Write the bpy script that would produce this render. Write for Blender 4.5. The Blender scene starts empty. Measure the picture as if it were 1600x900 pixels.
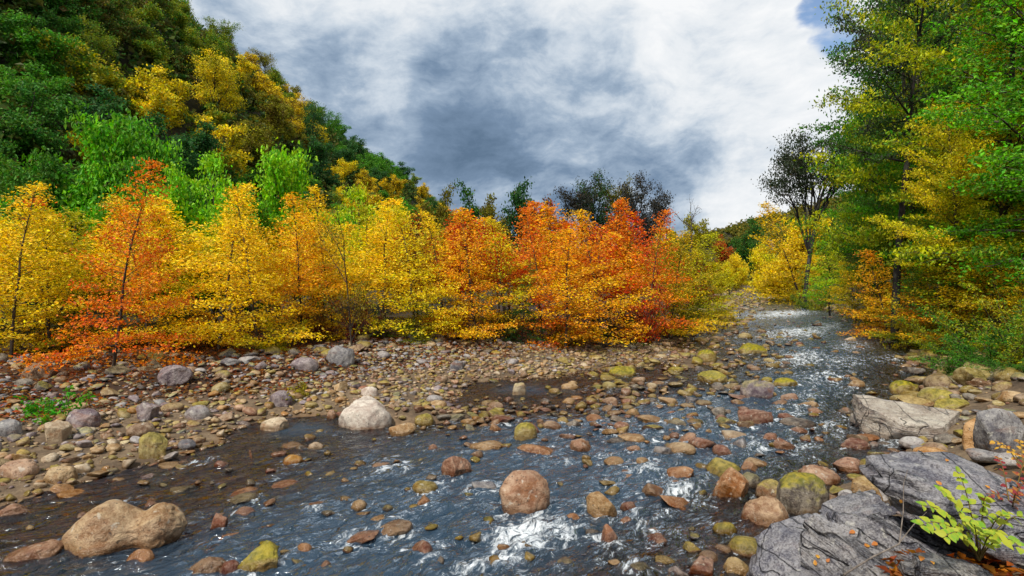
import bpy, bmesh, math, time
import numpy as np
from mathutils import Vector, Euler, Matrix
T0 = time.time()
D = bpy.data
SC = bpy.context.scene
COL = SC.collection
R = math.radians

# ------------------------------------------------------------------ camera
CAM_H = 2.2
F_PX = 1600 * 20.0 / 36.0
HORIZON = 438.0
PITCH = math.atan((450.0 - HORIZON) / F_PX)
cam = D.objects.new('camera', D.cameras.new('camera'))
COL.objects.link(cam)
cam.location = (0, 0, CAM_H)
cam.rotation_euler = (math.pi / 2 - PITCH, 0, 0)
cam.data.lens = 20.0
cam.data.sensor_width = 36.0
cam.data.clip_start = 0.05
cam.data.clip_end = 5000
SC.camera = cam


def ray(px, py):
    """direction (world) seen at a photograph pixel"""
    a, b = (px - 800) / F_PX, (450 - py) / F_PX
    c, s = math.cos(PITCH), math.sin(PITCH)
    return np.array([a, c + b * s, -s + b * c])


def at(px, py, z=0.0):
    d = ray(px, py)
    t = (z - CAM_H) / d[2]
    return np.array([d[0] * t, d[1] * t, z])


def at_depth(px, py, y):
    d = ray(px, py)
    t = y / d[1]
    return np.array([d[0] * t, y, CAM_H + d[2] * t])


def to_px(x, y, z):
    c, s = math.cos(PITCH), math.sin(PITCH)
    zz = z - CAM_H
    dep = y * c - zz * s
    up = y * s + zz * c
    dep = np.maximum(dep, 1e-3)
    return 800 + F_PX * x / dep, 450 - F_PX * up / dep, dep


# ------------------------------------------------------------------ light and sky
SUN_EL, SUN_AZ = R(50), R(210)          # azimuth clockwise from +Y
sd = Vector((math.sin(SUN_AZ) * math.cos(SUN_EL), math.cos(SUN_AZ) * math.cos(SUN_EL), math.sin(SUN_EL)))
sun = D.objects.new('sun', D.lights.new('sun', 'SUN'))
COL.objects.link(sun)
sun.data.energy = 2.8
sun.data.angle = R(6)
sun.data.color = (1.0, 0.94, 0.84)
sun.rotation_euler = (-sd).to_track_quat('-Z', 'Y').to_euler()

SC.view_settings.view_transform = 'Standard'
SC.view_settings.look = 'None'
SC.view_settings.exposure = 0.75
SC.view_settings.gamma = 1.0
SC.view_settings.use_curve_mapping = False
SC.cycles.max_bounces = 8
SC.cycles.diffuse_bounces = 3
SC.cycles.glossy_bounces = 3
SC.cycles.transmission_bounces = 4
SC.cycles.transparent_max_bounces = 8
SC.cycles.caustics_reflective = False
SC.cycles.caustics_refractive = False
SC.cycles.use_denoising = True

world = D.worlds.new('World')
SC.world = world
world.use_nodes = True


class NT:
    """small node-tree helper"""
    def __init__(s, nt):
        s.nt = nt
        nt.nodes.clear()

    def n(s, typ, ins=None, **kw):
        nd = s.nt.nodes.new(typ)
        for k, v in kw.items():
            setattr(nd, k, v)
        for k, v in (ins or {}).items():
            s.set(nd.inputs[k], v)
        return nd

    def set(s, sock, v):
        if isinstance(v, bpy.types.NodeSocket):
            s.nt.links.new(v, sock)
        elif isinstance(v, bpy.types.Node):
            s.nt.links.new(v.outputs[0], sock)
        else:
            if sock.type == 'RGBA' and hasattr(v, '__len__') and len(v) == 3:
                v = (*v, 1)
            sock.default_value = v

    def m(s, op, a, b=0.0, c=None, clamp=False):
        nd = s.n('ShaderNodeMath', operation=op, use_clamp=clamp)
        s.set(nd.inputs[0], a)
        s.set(nd.inputs[1], b)
        if c is not None:
            s.set(nd.inputs[2], c)
        return nd.outputs[0]

    def v(s, op, a, b=None, scale=None):
        nd = s.n('ShaderNodeVectorMath', operation=op)
        s.set(nd.inputs[0], a)
        if b is not None:
            s.set(nd.inputs[1], b)
        if scale is not None:
            s.set(nd.inputs['Scale'], scale)
        return nd.outputs['Value'] if op in ('DOT_PRODUCT', 'LENGTH') else nd.outputs['Vector']

    def noise(s, vec, scale, detail=4, rough=0.55, dist=0.0, out='Fac'):
        nd = s.n('ShaderNodeTexNoise', {'Scale': scale, 'Detail': detail, 'Roughness': rough, 'Distortion': dist})
        if vec is not None:
            s.set(nd.inputs['Vector'], vec)
        return nd.outputs[out]

    def ramp(s, fac, stops, interp='LINEAR'):
        nd = s.n('ShaderNodeValToRGB', {'Fac': fac})
        cr = nd.color_ramp
        cr.interpolation = interp
        while len(cr.elements) < len(stops):
            cr.elements.new(0.5)
        for e, (p, c) in zip(cr.elements, stops):
            e.position = p
            e.color = (*c, 1) if len(c) == 3 else c
        return nd.outputs['Color']

    def mr(s, v, a, b, c=0.0, d=1.0, smooth=True):
        nd = s.n('ShaderNodeMapRange', {'Value': v, 'From Min': a, 'From Max': b, 'To Min': c, 'To Max': d})
        nd.interpolation_type = 'SMOOTHSTEP' if smooth else 'LINEAR'
        return nd.outputs[0]

    def mix(s, fac, a, b, blend='MIX'):
        nd = s.n('ShaderNodeMix', data_type='RGBA', blend_type=blend)
        s.set(nd.inputs['Factor'], fac)
        s.set(nd.inputs['A'], a)
        s.set(nd.inputs['B'], b)
        return nd.outputs['Result']


def build_sky():
    t = NT(world.node_tree)
    tc = t.n('ShaderNodeTexCoord').outputs['Generated']
    d = t.v('NORMALIZE', tc)
    warp = t.noise(d, 2.6, 4, out='Color')
    p2 = t.v('ADD', d, t.v('SCALE', t.v('SUBTRACT', warp, (0.5, 0.5, 0.5)), scale=0.14))
    n1 = t.noise(t.v('MULTIPLY', p2, (1.0, 1.0, 2.1)), 4.0, 9, 0.60)
    n2 = t.noise(t.v('MULTIPLY', p2, (1.0, 1.0, 2.0)), 9.0, 9, 0.64)
    b = t.m('ADD', t.m('MULTIPLY', t.m('SUBTRACT', n1, 0.5), 1.05), t.m('MULTIPLY', t.m('SUBTRACT', n2, 0.5), 1.0))
    b = t.m('ADD', b, 0.64)
    # the large masses of the overcast: (pixel, angular radius in degrees, weight)
    masses = [((520, 225), 8, -0.10), ((690, 262), 10, -0.16), ((850, 258), 10, -0.16), ((1000, 285), 7, -0.14), ((800, 175), 9, -0.09), ((620, 180), 6, -0.05),
              ((430, 110), 7, -0.12), ((1110, 245), 5, -0.14), ((760, 110), 6, -0.06), ((1000, 175), 5, -0.06),
              ((560, 45), 7, 0.20), ((930, 30), 9, 0.18), ((1200, 120), 9, 0.18), ((1150, 330), 4, 0.16), ((1250, -150), 20, 0.12), ((640, 185), 3, 0.10)]
    dw = t.v('NORMALIZE', t.v('ADD', d, t.v('SCALE', t.v('SUBTRACT', t.noise(d, 5.5, 4, out='Color'), (0.5, 0.5, 0.5)), scale=0.20)))
    for (px, py), rad, wgt in masses:
        c = ray(px, py)
        c = c / np.linalg.norm(c)
        dot = t.v('DOT_PRODUCT', dw, tuple(c))
        f = t.mr(dot, math.cos(R(rad * 1.7)), 1.0)
        b = t.m('MULTIPLY_ADD', f, wgt, b)
    col = t.ramp(b, [(0.0, (0.12, 0.19, 0.29)), (0.25, (0.20, 0.29, 0.42)), (0.44, (0.36, 0.46, 0.59)),
                     (0.62, (0.61, 0.69, 0.78)), (0.80, (0.83, 0.87, 0.91)), (1.0, (0.96, 0.975, 0.99))])
    cloud = t.n('ShaderNodeBackground', {'Color': col, 'Strength': 0.58})
    sky = t.n('ShaderNodeTexSky', sky_type='NISHITA', sun_disc=False, sun_elevation=SUN_EL, sun_rotation=SUN_AZ)
    blue = t.n('ShaderNodeBackground', {'Color': sky.outputs[0], 'Strength': 0.10})
    c = ray(1272, 25)
    c = c / np.linalg.norm(c)
    gap = t.mr(t.v('DOT_PRODUCT', dw, tuple(c)), math.cos(R(3.5)), math.cos(R(0.4)))
    gap = t.mr(t.m('ADD', gap, t.m('MULTIPLY', t.m('SUBTRACT', n2, 0.5), 1.6)), 0.55, 1.05)
    mx = t.n('ShaderNodeMixShader', {0: gap, 1: cloud.outputs[0], 2: blue.outputs[0]})
    t.n('ShaderNodeOutputWorld', {'Surface': mx.outputs[0]})


build_sky()

# ------------------------------------------------------------------ numpy noise
_rs = np.random.RandomState(7)
_PERM = np.concatenate([_rs.permutation(256)] * 3)
_G = _rs.normal(size=(256, 3))
_G /= np.linalg.norm(_G, axis=1)[:, None]


def perlin(p):
    p = np.asarray(p, float)
    i = np.floor(p).astype(int)
    f = p - i
    i &= 255
    u = f * f * f * (f * (f * 6 - 15) + 10)
    def g(dx, dy, dz):
        h = _PERM[_PERM[_PERM[(i[:, 0] + dx) & 255] + ((i[:, 1] + dy) & 255)] + ((i[:, 2] + dz) & 255)]
        return ((f - (dx, dy, dz)) * _G[h]).sum(1)
    def lp(a, b, k):
        return a + (b - a) * k
    x0 = lp(lp(g(0, 0, 0), g(1, 0, 0), u[:, 0]), lp(g(0, 1, 0), g(1, 1, 0), u[:, 0]), u[:, 1])
    x1 = lp(lp(g(0, 0, 1), g(1, 0, 1), u[:, 0]), lp(g(0, 1, 1), g(1, 1, 1), u[:, 0]), u[:, 1])
    return lp(x0, x1, u[:, 2]) * 1.5


def fbm(p, octs=4, gain=0.5):
    a, s, out = 1.0, 1.0, 0
    p = np.asarray(p, float)
    for k in range(octs):
        out = out + a * perlin(p * s + 17.3 * k)
        a *= gain
        s *= 2.03
    return out


def p2(x, y, sx=1.0, sy=None, z=0.0):
    sy = sx if sy is None else sy
    x = np.atleast_1d(x)
    y = np.atleast_1d(y)
    return np.stack([x * sx, y * sy, np.full(x.shape, z)], 1)


def sstep(a, b, x):
    t = np.clip((x - a) / (b - a), 0, 1)
    return t * t * (3 - 2 * t)


# ------------------------------------------------------------------ mesh helpers
def mesh_np(name, verts, faces, mat=None, smooth=True, attrs=None):
    """faces: an (M,k) int array or a list of such"""
    me = D.meshes.new(name)
    fl = faces if isinstance(faces, list) else [faces]
    fl = [np.asarray(f, np.int32) for f in fl if len(f)]
    me.vertices.add(len(verts))
    me.vertices.foreach_set('co', np.asarray(verts, np.float32).ravel())
    loops = np.concatenate([f.ravel() for f in fl])
    tot = np.concatenate([np.full(len(f), f.shape[1], np.int32) for f in fl])
    st = np.concatenate([[0], np.cumsum(tot)[:-1]]).astype(np.int32)
    me.loops.add(len(loops))
    me.loops.foreach_set('vertex_index', loops)
    me.polygons.add(len(tot))
    me.polygons.foreach_set('loop_start', st)
    me.polygons.foreach_set('loop_total', tot)
    me.polygons.foreach_set('use_smooth', np.full(len(tot), smooth))
    for k, a in (attrs or {}).items():
        a = np.asarray(a, np.float32)
        if a.ndim == 1:
            me.attributes.new(k, 'FLOAT', 'POINT').data.foreach_set('value', a)
        else:
            me.attributes.new(k, 'FLOAT_VECTOR', 'POINT').data.foreach_set('vector', a.ravel())
    me.update(calc_edges=True)
    me.validate()
    if mat:
        me.materials.append(mat)
    return me


def obj(name, me, parent=None, loc=None, rot=None, scale=None, color=None, **props):
    o = D.objects.new(name, me)
    COL.objects.link(o)
    if parent is not None:
        o.parent = parent
    if loc is not None:
        o.location = [float(v) for v in loc]
    if rot is not None:
        o.rotation_euler = rot
    if scale is not None:
        o.scale = (scale,) * 3 if np.isscalar(scale) else scale
    if color is not None:
        o.color = (*color, 1)
    for k, v in props.items():
        if v is not None:
            o[k] = v
    return o


_ico = {}


def ico(sub):
    if sub not in _ico:
        bm = bmesh.new()
        bmesh.ops.create_icosphere(bm, subdivisions=sub, radius=1)
        bm.verts.ensure_lookup_table()
        _ico[sub] = (np.array([v.co[:] for v in bm.verts]), np.array([[v.index for v in f.verts] for f in bm.faces]))
        bm.free()
    return _ico[sub]


# ------------------------------------------------------------------ materials
def mat(name):
    m = D.materials.new(name)
    m.use_nodes = True
    return m, NT(m.node_tree)


def leaf_material(name, trans=0.42, jitter=0.75):
    m, t = mat(name)
    oi = t.n('ShaderNodeObjectInfo')
    c2 = t.n('ShaderNodeAttribute', attribute_type='OBJECT', attribute_name='col2')
    isl = t.n('ShaderNodeNewGeometry').outputs['Random Per Island']
    tc = t.n('ShaderNodeTexCoord').outputs['Object']
    off = t.v('ADD', tc, t.v('SCALE', (3.1, 7.7, 1.3), scale=oi.outputs['Random']))
    n = t.noise(off, 0.85, 4, 0.65)
    f = t.m('ADD', t.mr(n, 0.36, 0.64), t.m('MULTIPLY', t.m('SUBTRACT', isl, 0.5), 0.7), clamp=True)
    col = t.mix(f, oi.outputs['Color'], c2.outputs['Color'])
    wn = t.n('ShaderNodeTexWhiteNoise', {'W': isl}, noise_dimensions='1D')
    r = t.n('ShaderNodeSeparateColor', {0: wn.outputs['Color']})
    hsv = t.n('ShaderNodeHueSaturation', {'Color': col})
    t.set(hsv.inputs['Hue'], t.m('ADD', 0.5, t.m('MULTIPLY', t.m('SUBTRACT', r.outputs[0], 0.5), 0.045)))
    t.set(hsv.inputs['Value'], t.m('ADD', 1.0 - jitter * 0.5, t.m('MULTIPLY', r.outputs[1], jitter)))
    t.set(hsv.inputs['Saturation'], t.m('ADD', 0.95, t.m('MULTIPLY', r.outputs[2], 0.15)))
    fin = t.mix(t.mr(r.outputs[2], 0.92, 0.95, 0.0, 0.6, False), hsv.outputs[0], (0.13, 0.07, 0.02))
    pb = t.n('ShaderNodeBsdfPrincipled', {'Base Color': fin, 'Roughness': 0.55, 'Specular IOR Level': 0.25})
    tr = t.n('ShaderNodeBsdfTranslucent', {'Color': fin})
    mx = t.n('ShaderNodeMixShader', {0: trans, 1: pb.outputs[0], 2: tr.outputs[0]})
    t.n('ShaderNodeOutputMaterial', {'Surface': mx.outputs[0]})
    return m


M_LEAF = leaf_material('leaf')


def bark_material():
    m, t = mat('bark')
    oi = t.n('ShaderNodeObjectInfo')
    tc = t.n('ShaderNodeTexCoord').outputs['Object']
    n = t.noise(t.v('MULTIPLY', tc, (9, 9, 2.2)), 3.0, 5, 0.65)
    n2 = t.noise(tc, 1.7, 3)
    col = t.mix(t.mr(n, 0.3, 0.7), t.mix(0.65, oi.outputs['Color'], (0.01, 0.008, 0.006)), oi.outputs['Color'])
    col = t.mix(t.mr(n2, 0.56, 0.72, 0, 0.6), col, (0.17, 0.17, 0.14))
    bp = t.n('ShaderNodeBump', {'Strength': 0.6, 'Distance': 0.02, 'Height': n})
    pb = t.n('ShaderNodeBsdfPrincipled', {'Base Color': col, 'Roughness': 0.85, 'Normal': bp.outputs[0], 'Specular IOR Level': 0.2})
    t.n('ShaderNodeOutputMaterial', {'Surface': pb.outputs[0]})
    return m


M_BARK = bark_material()


def rock_material(name, per_island=False, strata=False):
    m, t = mat(name)
    geo = t.n('ShaderNodeNewGeometry')
    oi = t.n('ShaderNodeObjectInfo')
    tc = t.n('ShaderNodeTexCoord').outputs['Object']
    if per_island:
        isl = geo.outputs['Random Per Island']
        base = t.n('ShaderNodeAttribute', attribute_name='tint').outputs['Vector']
        moss_amt = t.mr(t.n('ShaderNodeTexWhiteNoise', {'W': isl}, noise_dimensions='1D').outputs['Value'], 0.45, 1.0, 0.0, 0.6)
        vec = t.v('ADD', tc, t.v('SCALE', (31.0, 17.0, 9.0), scale=isl))
        sc = 3.0
    else:
        base = oi.outputs['Color']
        moss_amt = t.n('ShaderNodeAttribute', attribute_type='OBJECT', attribute_name='moss').outputs['Fac']
        vec = t.v('ADD', geo.outputs['Position'], t.v('SCALE', (31.0, 17.0, 9.0), scale=oi.outputs['Random']))
        sc = 2.2
    n1 = t.noise(vec, sc * 1.3, 6, 0.62, 0.3)
    n2 = t.noise(vec, sc * 7, 5, 0.65)
    n3 = t.noise(vec, sc * 38, 3, 0.6)
    v = t.m('ADD', t.m('MULTIPLY', n1, 0.9), t.m('ADD', t.m('MULTIPLY', n2, 0.7), t.m('MULTIPLY', n3, 0.4)))
    dark = t.mix(0.85, base, t.mix(1.0, base, (0.42, 0.33, 0.30), 'MULTIPLY'))
    light = t.mix(0.34, base, (0.62, 0.55, 0.44))
    col = t.mix(t.mr(v, 0.78, 1.22), dark, light)
    # rust-coloured bands and pale lichen spots
    rust = t.mr(t.noise(t.v('MULTIPLY', vec, (1, 1, 2.6)), sc * 1.1, 4, 0.6, 0.8), 0.54, 0.72, 0, 0.4 if not strata else 0.15)
    col = t.mix(rust, col, (0.26, 0.11, 0.045))
    lich = t.mr(t.noise(vec, sc * 5.5, 3, 0.5, 0.4), 0.64, 0.69, 0, 0.45)
    col = t.mix(lich, col, (0.52, 0.50, 0.44))
    pit = t.mr(t.noise(vec, sc * 16, 2, 0.5), 0.30, 0.36, 0.7, 0)
    col = t.mix(pit, col, (0.035, 0.028, 0.022))
    height = t.m('ADD', t.m('MULTIPLY', n2, 0.7), t.m('MULTIPLY', n3, 0.25))
    if strata:
        # bedding planes and cleavage cracks of the ledge, in the slab's own frame
        w = t.v('ADD', tc, t.v('SCALE', t.noise(tc, 1.6, 3, out='Color'), scale=0.22))
        w1 = t.v('ADD', tc, t.v('SCALE', t.noise(tc, 5.0, 3, out='Color'), scale=0.05))
        ca = t.noise(t.v('MULTIPLY', w1, (0.22, 1.5, 2.2)), 2.6, 1.0, 0.4, 0.0)
        cb = t.noise(t.v('MULTIPLY', w1, (1.5, 0.18, 1.0)), 2.0, 1.0, 0.4, 0.0)
        crack = t.m('MAXIMUM', t.mr(t.m('ABSOLUTE', t.m('SUBTRACT', ca, 0.5)), 0.0, 0.010, 1.0, 0.0), t.mr(t.m('ABSOLUTE', t.m('SUBTRACT', cb, 0.46)), 0.0, 0.008, 0.8, 0.0))
        col = t.mix(t.m('MULTIPLY', crack, 0.8), col, (0.02, 0.02, 0.024))
        bed = t.noise(t.v('MULTIPLY', w, (1.2, 1.6, 26)), 1.4, 4, 0.6)
        side = t.mr(t.m('ABSOLUTE', t.n('ShaderNodeSeparateXYZ', {0: geo.outputs['Normal']}).outputs['Z']), 0.45, 0.85, 1.0, 0.12)
        col = t.mix(t.m('MULTIPLY', t.mr(bed, 0.50, 0.64, 0, 0.6), side), col, (0.03, 0.032, 0.045))
        col = t.mix(t.mr(n3, 0.50, 0.66, 0, 0.4), col, (0.26, 0.27, 0.31))
        col = t.mix(t.mr(n3, 0.47, 0.34, 0, 0.6), col, (0.03, 0.03, 0.04))
        white = t.mr(t.noise(t.v('MULTIPLY', w, (1.0, 5.0, 5.0)), 2.4, 5, 0.65, 0.5), 0.57, 0.68, 0, 0.35)
        col = t.mix(white, col, (0.44, 0.44, 0.46))
        height = t.m('ADD', height, t.m('MULTIPLY', t.m('SUBTRACT', t.m('MULTIPLY', bed, side), crack), 0.9))
    nz = t.n('ShaderNodeSeparateXYZ', {0: geo.outputs['Normal']}).outputs['Z']
    mm = t.m('MULTIPLY', t.mr(t.m('ADD', nz, t.m('MULTIPLY', t.m('SUBTRACT', n1, 0.5), 2.2)), 0.1, 0.75), moss_amt)
    mosscol = t.mix(t.mr(n2, 0.35, 0.65), (0.10, 0.105, 0.012), (0.30, 0.25, 0.035))
    col = t.mix(mm, col, mosscol)
    # stone wetted by the river: a band up to a few centimetres above the water level
    pz = t.n('ShaderNodeSeparateXYZ', {0: geo.outputs['Position']}).outputs['Z']
    wet = t.mr(t.m('ADD', pz, t.m('MULTIPLY', t.m('SUBTRACT', n1, 0.5), -0.16)), 0.02, 0.11, 1, 0)
    col = t.mix(t.m('MULTIPLY', wet, 0.75), col, t.mix(1.0, col, (0.42, 0.33, 0.27), 'MULTIPLY'))
    rough = t.m('SUBTRACT', 0.40 if strata else 0.58, t.m('MULTIPLY', wet, 0.2 if strata else 0.45))
    col = t.n('ShaderNodeHueSaturation', {'Saturation': 1.0 if strata else 1.18, 'Color': col}).outputs[0]
    bp = t.n('ShaderNodeBump', {'Strength': 0.85, 'Distance': 0.035 if not per_island else 0.015, 'Height': height})
    pb = t.n('ShaderNodeBsdfPrincipled', {'Base Color': col, 'Roughness': rough, 'Normal': bp.outputs[0], 'Specular IOR Level': 0.4})
    t.n('ShaderNodeOutputMaterial', {'Surface': pb.outputs[0]})
    return m


M_ROCK = rock_material('river_rock')
M_LEDGE = rock_material('ledge_rock', strata=True)
M_COBBLE = rock_material('cobble_rock', per_island=True)


def ground_material():
    m, t = mat('ground')
    geo = t.n('ShaderNodeNewGeometry')
    pos = geo.outputs['Position']
    A = lambda k: t.n('ShaderNodeAttribute', attribute_name=k).outputs['Fac']
    n1 = t.noise(pos, 1.3, 6, 0.6)
    n2 = t.noise(pos, 11, 5, 0.65)
    n3 = t.noise(pos, 45, 3, 0.6)
    mixn = t.m('ADD', t.m('MULTIPLY', n1, 0.5), t.m('ADD', t.m('MULTIPLY', n2, 0.3), t.m('MULTIPLY', n3, 0.2)))
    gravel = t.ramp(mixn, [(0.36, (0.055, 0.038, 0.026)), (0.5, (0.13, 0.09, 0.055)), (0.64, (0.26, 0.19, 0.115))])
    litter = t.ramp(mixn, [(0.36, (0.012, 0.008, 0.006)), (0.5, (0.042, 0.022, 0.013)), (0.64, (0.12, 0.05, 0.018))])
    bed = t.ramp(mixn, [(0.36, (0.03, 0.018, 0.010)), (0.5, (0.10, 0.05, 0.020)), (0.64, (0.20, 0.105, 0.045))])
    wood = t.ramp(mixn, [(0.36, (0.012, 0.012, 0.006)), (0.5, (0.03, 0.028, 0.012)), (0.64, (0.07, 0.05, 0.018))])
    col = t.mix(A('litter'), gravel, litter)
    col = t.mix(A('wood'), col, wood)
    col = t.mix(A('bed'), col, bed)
    bp = t.n('ShaderNodeBump', {'Strength': 0.8, 'Distance': 0.05, 'Height': mixn})
    pb = t.n('ShaderNodeBsdfPrincipled', {'Base Color': col, 'Roughness': 0.85, 'Normal': bp.outputs[0], 'Specular IOR Level': 0.25})
    t.n('ShaderNodeOutputMaterial', {'Surface': pb.outputs[0]})
    return m


M_GROUND = ground_material()


def water_material():
    m, t = mat('water')
    pos = t.n('ShaderNodeNewGeometry').outputs['Position']
    foam = t.n('ShaderNodeAttribute', attribute_name='foam').outputs['Fac']
    rap = t.n('ShaderNodeAttribute', attribute_name='rapid').outputs['Fac']
    fl = t.n('ShaderNodeAttribute', attribute_name='flow').outputs['Vector']
    w = t.v('ADD', fl, t.v('SCALE', t.noise(fl, 1.8, 3, out='Color'), scale=0.5))
    na = t.noise(t.v('MULTIPLY', w, (1.7, 4.6, 1)), 1.5, 5, 0.6, 0.3)
    nb = t.noise(t.v('MULTIPLY', w, (1.0, 1.9, 1)), 9.0, 4, 0.6, 0.6)
    h = t.m('ADD', t.m('MULTIPLY', na, 1.0), t.m('MULTIPLY', nb, 0.13))
    st = t.m('ADD', 0.65, t.m('MULTIPLY', rap, 0.35))
    py_ = t.n('ShaderNodeSeparateXYZ', {0: pos}).outputs['Y']
    calm = t.mr(py_, 9.0, 45.0, 1.0, 0.45)
    bp = t.n('ShaderNodeBump', {'Strength': t.m('MULTIPLY', st, calm), 'Distance': 0.22, 'Height': h})
    fr = t.n('ShaderNodeFresnel', {'IOR': 1.70, 'Normal': bp.outputs[0]})
    gl = t.n('ShaderNodeBsdfGlossy', {'Color': (0.88, 0.95, 1.0), 'Roughness': 0.11, 'Normal': bp.outputs[0]})
    dep = t.n('ShaderNodeAttribute', attribute_name='depth').outputs['Fac']
    tr = t.n('ShaderNodeBsdfTransparent', {'Color': t.mix(t.mr(dep, 0.16, 0.44), (0.66, 0.40, 0.18), (0.22, 0.20, 0.18))})
    body = t.n('ShaderNodeBsdfDiffuse', {'Color': (0.030, 0.066, 0.112)})
    inner = t.n('ShaderNodeMixShader', {0: t.mr(dep, 0.16, 0.42, 0.0, 0.55), 1: tr.outputs[0], 2: body.outputs[0]})
    wt = t.n('ShaderNodeMixShader', {0: fr.outputs[0], 1: inner.outputs[0], 2: gl.outputs[0]})
    fn = t.noise(t.v('MULTIPLY', w, (1.0, 2.3, 1)), 3.6, 8, 0.68, 0.9)
    fn2 = t.noise(t.v('MULTIPLY', w, (1.0, 1.5, 1)), 17, 4, 0.6, 0.5)
    fsum = t.m('ADD', foam, t.m('ADD', t.m('MULTIPLY', t.m('SUBTRACT', fn, 0.5), 3.0), t.m('MULTIPLY', t.m('SUBTRACT', fn2, 0.5), 1.5)))
    fm = t.m('MULTIPLY', t.mr(fsum, 0.50, 1.15), t.mr(foam, 0.02, 0.16))
    fd = t.n('ShaderNodeBsdfPrincipled', {'Base Color': (0.80, 0.84, 0.87), 'Roughness': 0.55, 'Normal': bp.outputs[0]})
    mx = t.n('ShaderNodeMixShader', {0: t.m('MULTIPLY', fm, 0.9), 1: wt.outputs[0], 2: fd.outputs[0]})
    t.n('ShaderNodeOutputMaterial', {'Surface': mx.outputs[0]})
    return m


M_WATER = water_material()

# ------------------------------------------------------------------ terrain
_LY = [-80, -10, 2, 5.4, 7.5, 8.8, 9.7, 12.1, 14.8, 21.3, 46.6, 115, 200, 300, 420, 2000]
_LX = [-55, -14, -7.2, -4.9, -3.95, -3.3, -1.4, .4, 2.8, 6.7, 18.3, 49, 86, 125, 185, 900]
_RY = [-80, -10, 2, 3, 4.5, 6, 7, 8.5, 13, 19.2, 31.5, 53, 140, 200, 300, 420, 2000]
_RX = [-30, -4, 0.7, 1.1, 1.9, 3.5, 4.8, 5.9, 9.7, 13.8, 19.9, 29, 64, 95, 136, 196, 910]
_HY = [-80, 10, 25, 60, 110, 160, 220, 300, 2000]
_HF = [-45, -27, -22, -14, -8, 3, 30, 70, 400]
_HR = [-120, -75, -62, -46, -37, -18, 20, 65, 390]
_HH = [46, 46, 43, 36, 30, 18.5, 7, 3, 3]
xl = lambda y: np.interp(y, _LY, _LX)
xr = lambda y: np.interp(y, _RY, _RX)
# low mounds of cobbles that break the water, and pools in the bar: (pixel, radius along x, along y, height)
MOUNDS = [((700, 655), 1.3, 0.6, 0.24), ((620, 655), 0.9, .5, .18), ((930, 640), 1.0, .8, 0.24), ((985, 605), 1.0, 1.0, .2),
          ((1100, 570), 1.4, 2.2, .24), ((1190, 560), 1.5, 3.0, .26), ((1130, 600), 1.0, 1.2, .2), ((1200, 520), 1.5, 5, .24),
          ((470, 668), 0.75, 0.65, -0.32), ((800, 606), 1.0, 0.9, -0.3), ((340, 760), .8, .5, .05)]
_MP = [(at(*p)[:2], rx, ry, h) for p, rx, ry, h in MOUNDS]


def ground_z(x, y):
    x = np.atleast_1d(np.asarray(x, float))
    y = np.atleast_1d(np.asarray(y, float))
    wob = 0.35 * perlin(p2(x, y, 0.55, z=3.1)) + 0.15 * perlin(p2(x, y, 1.7, z=8.1))
    k = np.clip(y / 25, 0.6, 3)
    dl = xl(y) - x + wob * k
    dr = x - xr(y) + wob * k
    dc = np.minimum(-dl, -dr)
    z = np.where(dc > 0, -0.03 - np.minimum(np.minimum(0.10 * np.clip(-dl, 0, 9), 0.16 * np.clip(-dr, 0, 9)), 0.42), 0)
    left = 0.11 * np.minimum(dl, 4.2) + 0.035 * np.clip(dl - 4.2, 0, 30) + 0.10 * np.clip((dl - 3.2) / 1.2, 0, 1)
    hf, hr, hh = np.interp(y, _HY, _HF), np.interp(y, _HY, _HR), np.interp(y, _HY, _HH)
    tt = (hf - x) / (hf - hr)
    hill = hh * (sstep(-0.15, 1.15, tt) * 0.6 + 0.4 * np.clip(tt, 0, 1.2)) - np.clip(tt - 1.2, 0, 3) * 6
    z = np.where(dl > 0, left + hill * (dl > 0), z)
    right = np.minimum(0.33 * dr, 0.9) + 0.30 * np.clip(dr - 5, 0, 110)
    z = np.where((dr > 0) & (dl <= 0), right, z)
    far = sstep(300, 430, y) * np.clip(34 + (x - 150) * 0.28, 22, 75)
    z = np.where(y > 300, np.maximum(z, far), z)
    for (c, rx, ry, h) in _MP:
        z = z + h * np.exp(-((x - c[0]) / rx) ** 2 - ((y - c[1]) / ry) ** 2)
    z = z + 0.035 * perlin(p2(x, y, 1.9, z=1.0)) + np.clip(z, 0, 1) * 0.12 * perlin(p2(x, y, 0.6, z=2.0))
    return z


def gz(x, y):
    return float(ground_z(x, y)[0])


def axis(parts):
    out = [parts[0][0]]
    for a, b, step0, step1 in parts:
        v = a
        while v < b - 1e-6:
            f = (v - a) / (b - a)
            v = min(b, v + step0 + (step1 - step0) * f)
            out.append(v)
    return np.array(out)


def grid_faces(nr, nc):
    i = np.arange(nr * nc).reshape(nr, nc)
    return np.stack([i[:-1, :-1].ravel(), i[:-1, 1:].ravel(), i[1:, 1:].ravel(), i[1:, :-1].ravel()], 1)


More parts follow.
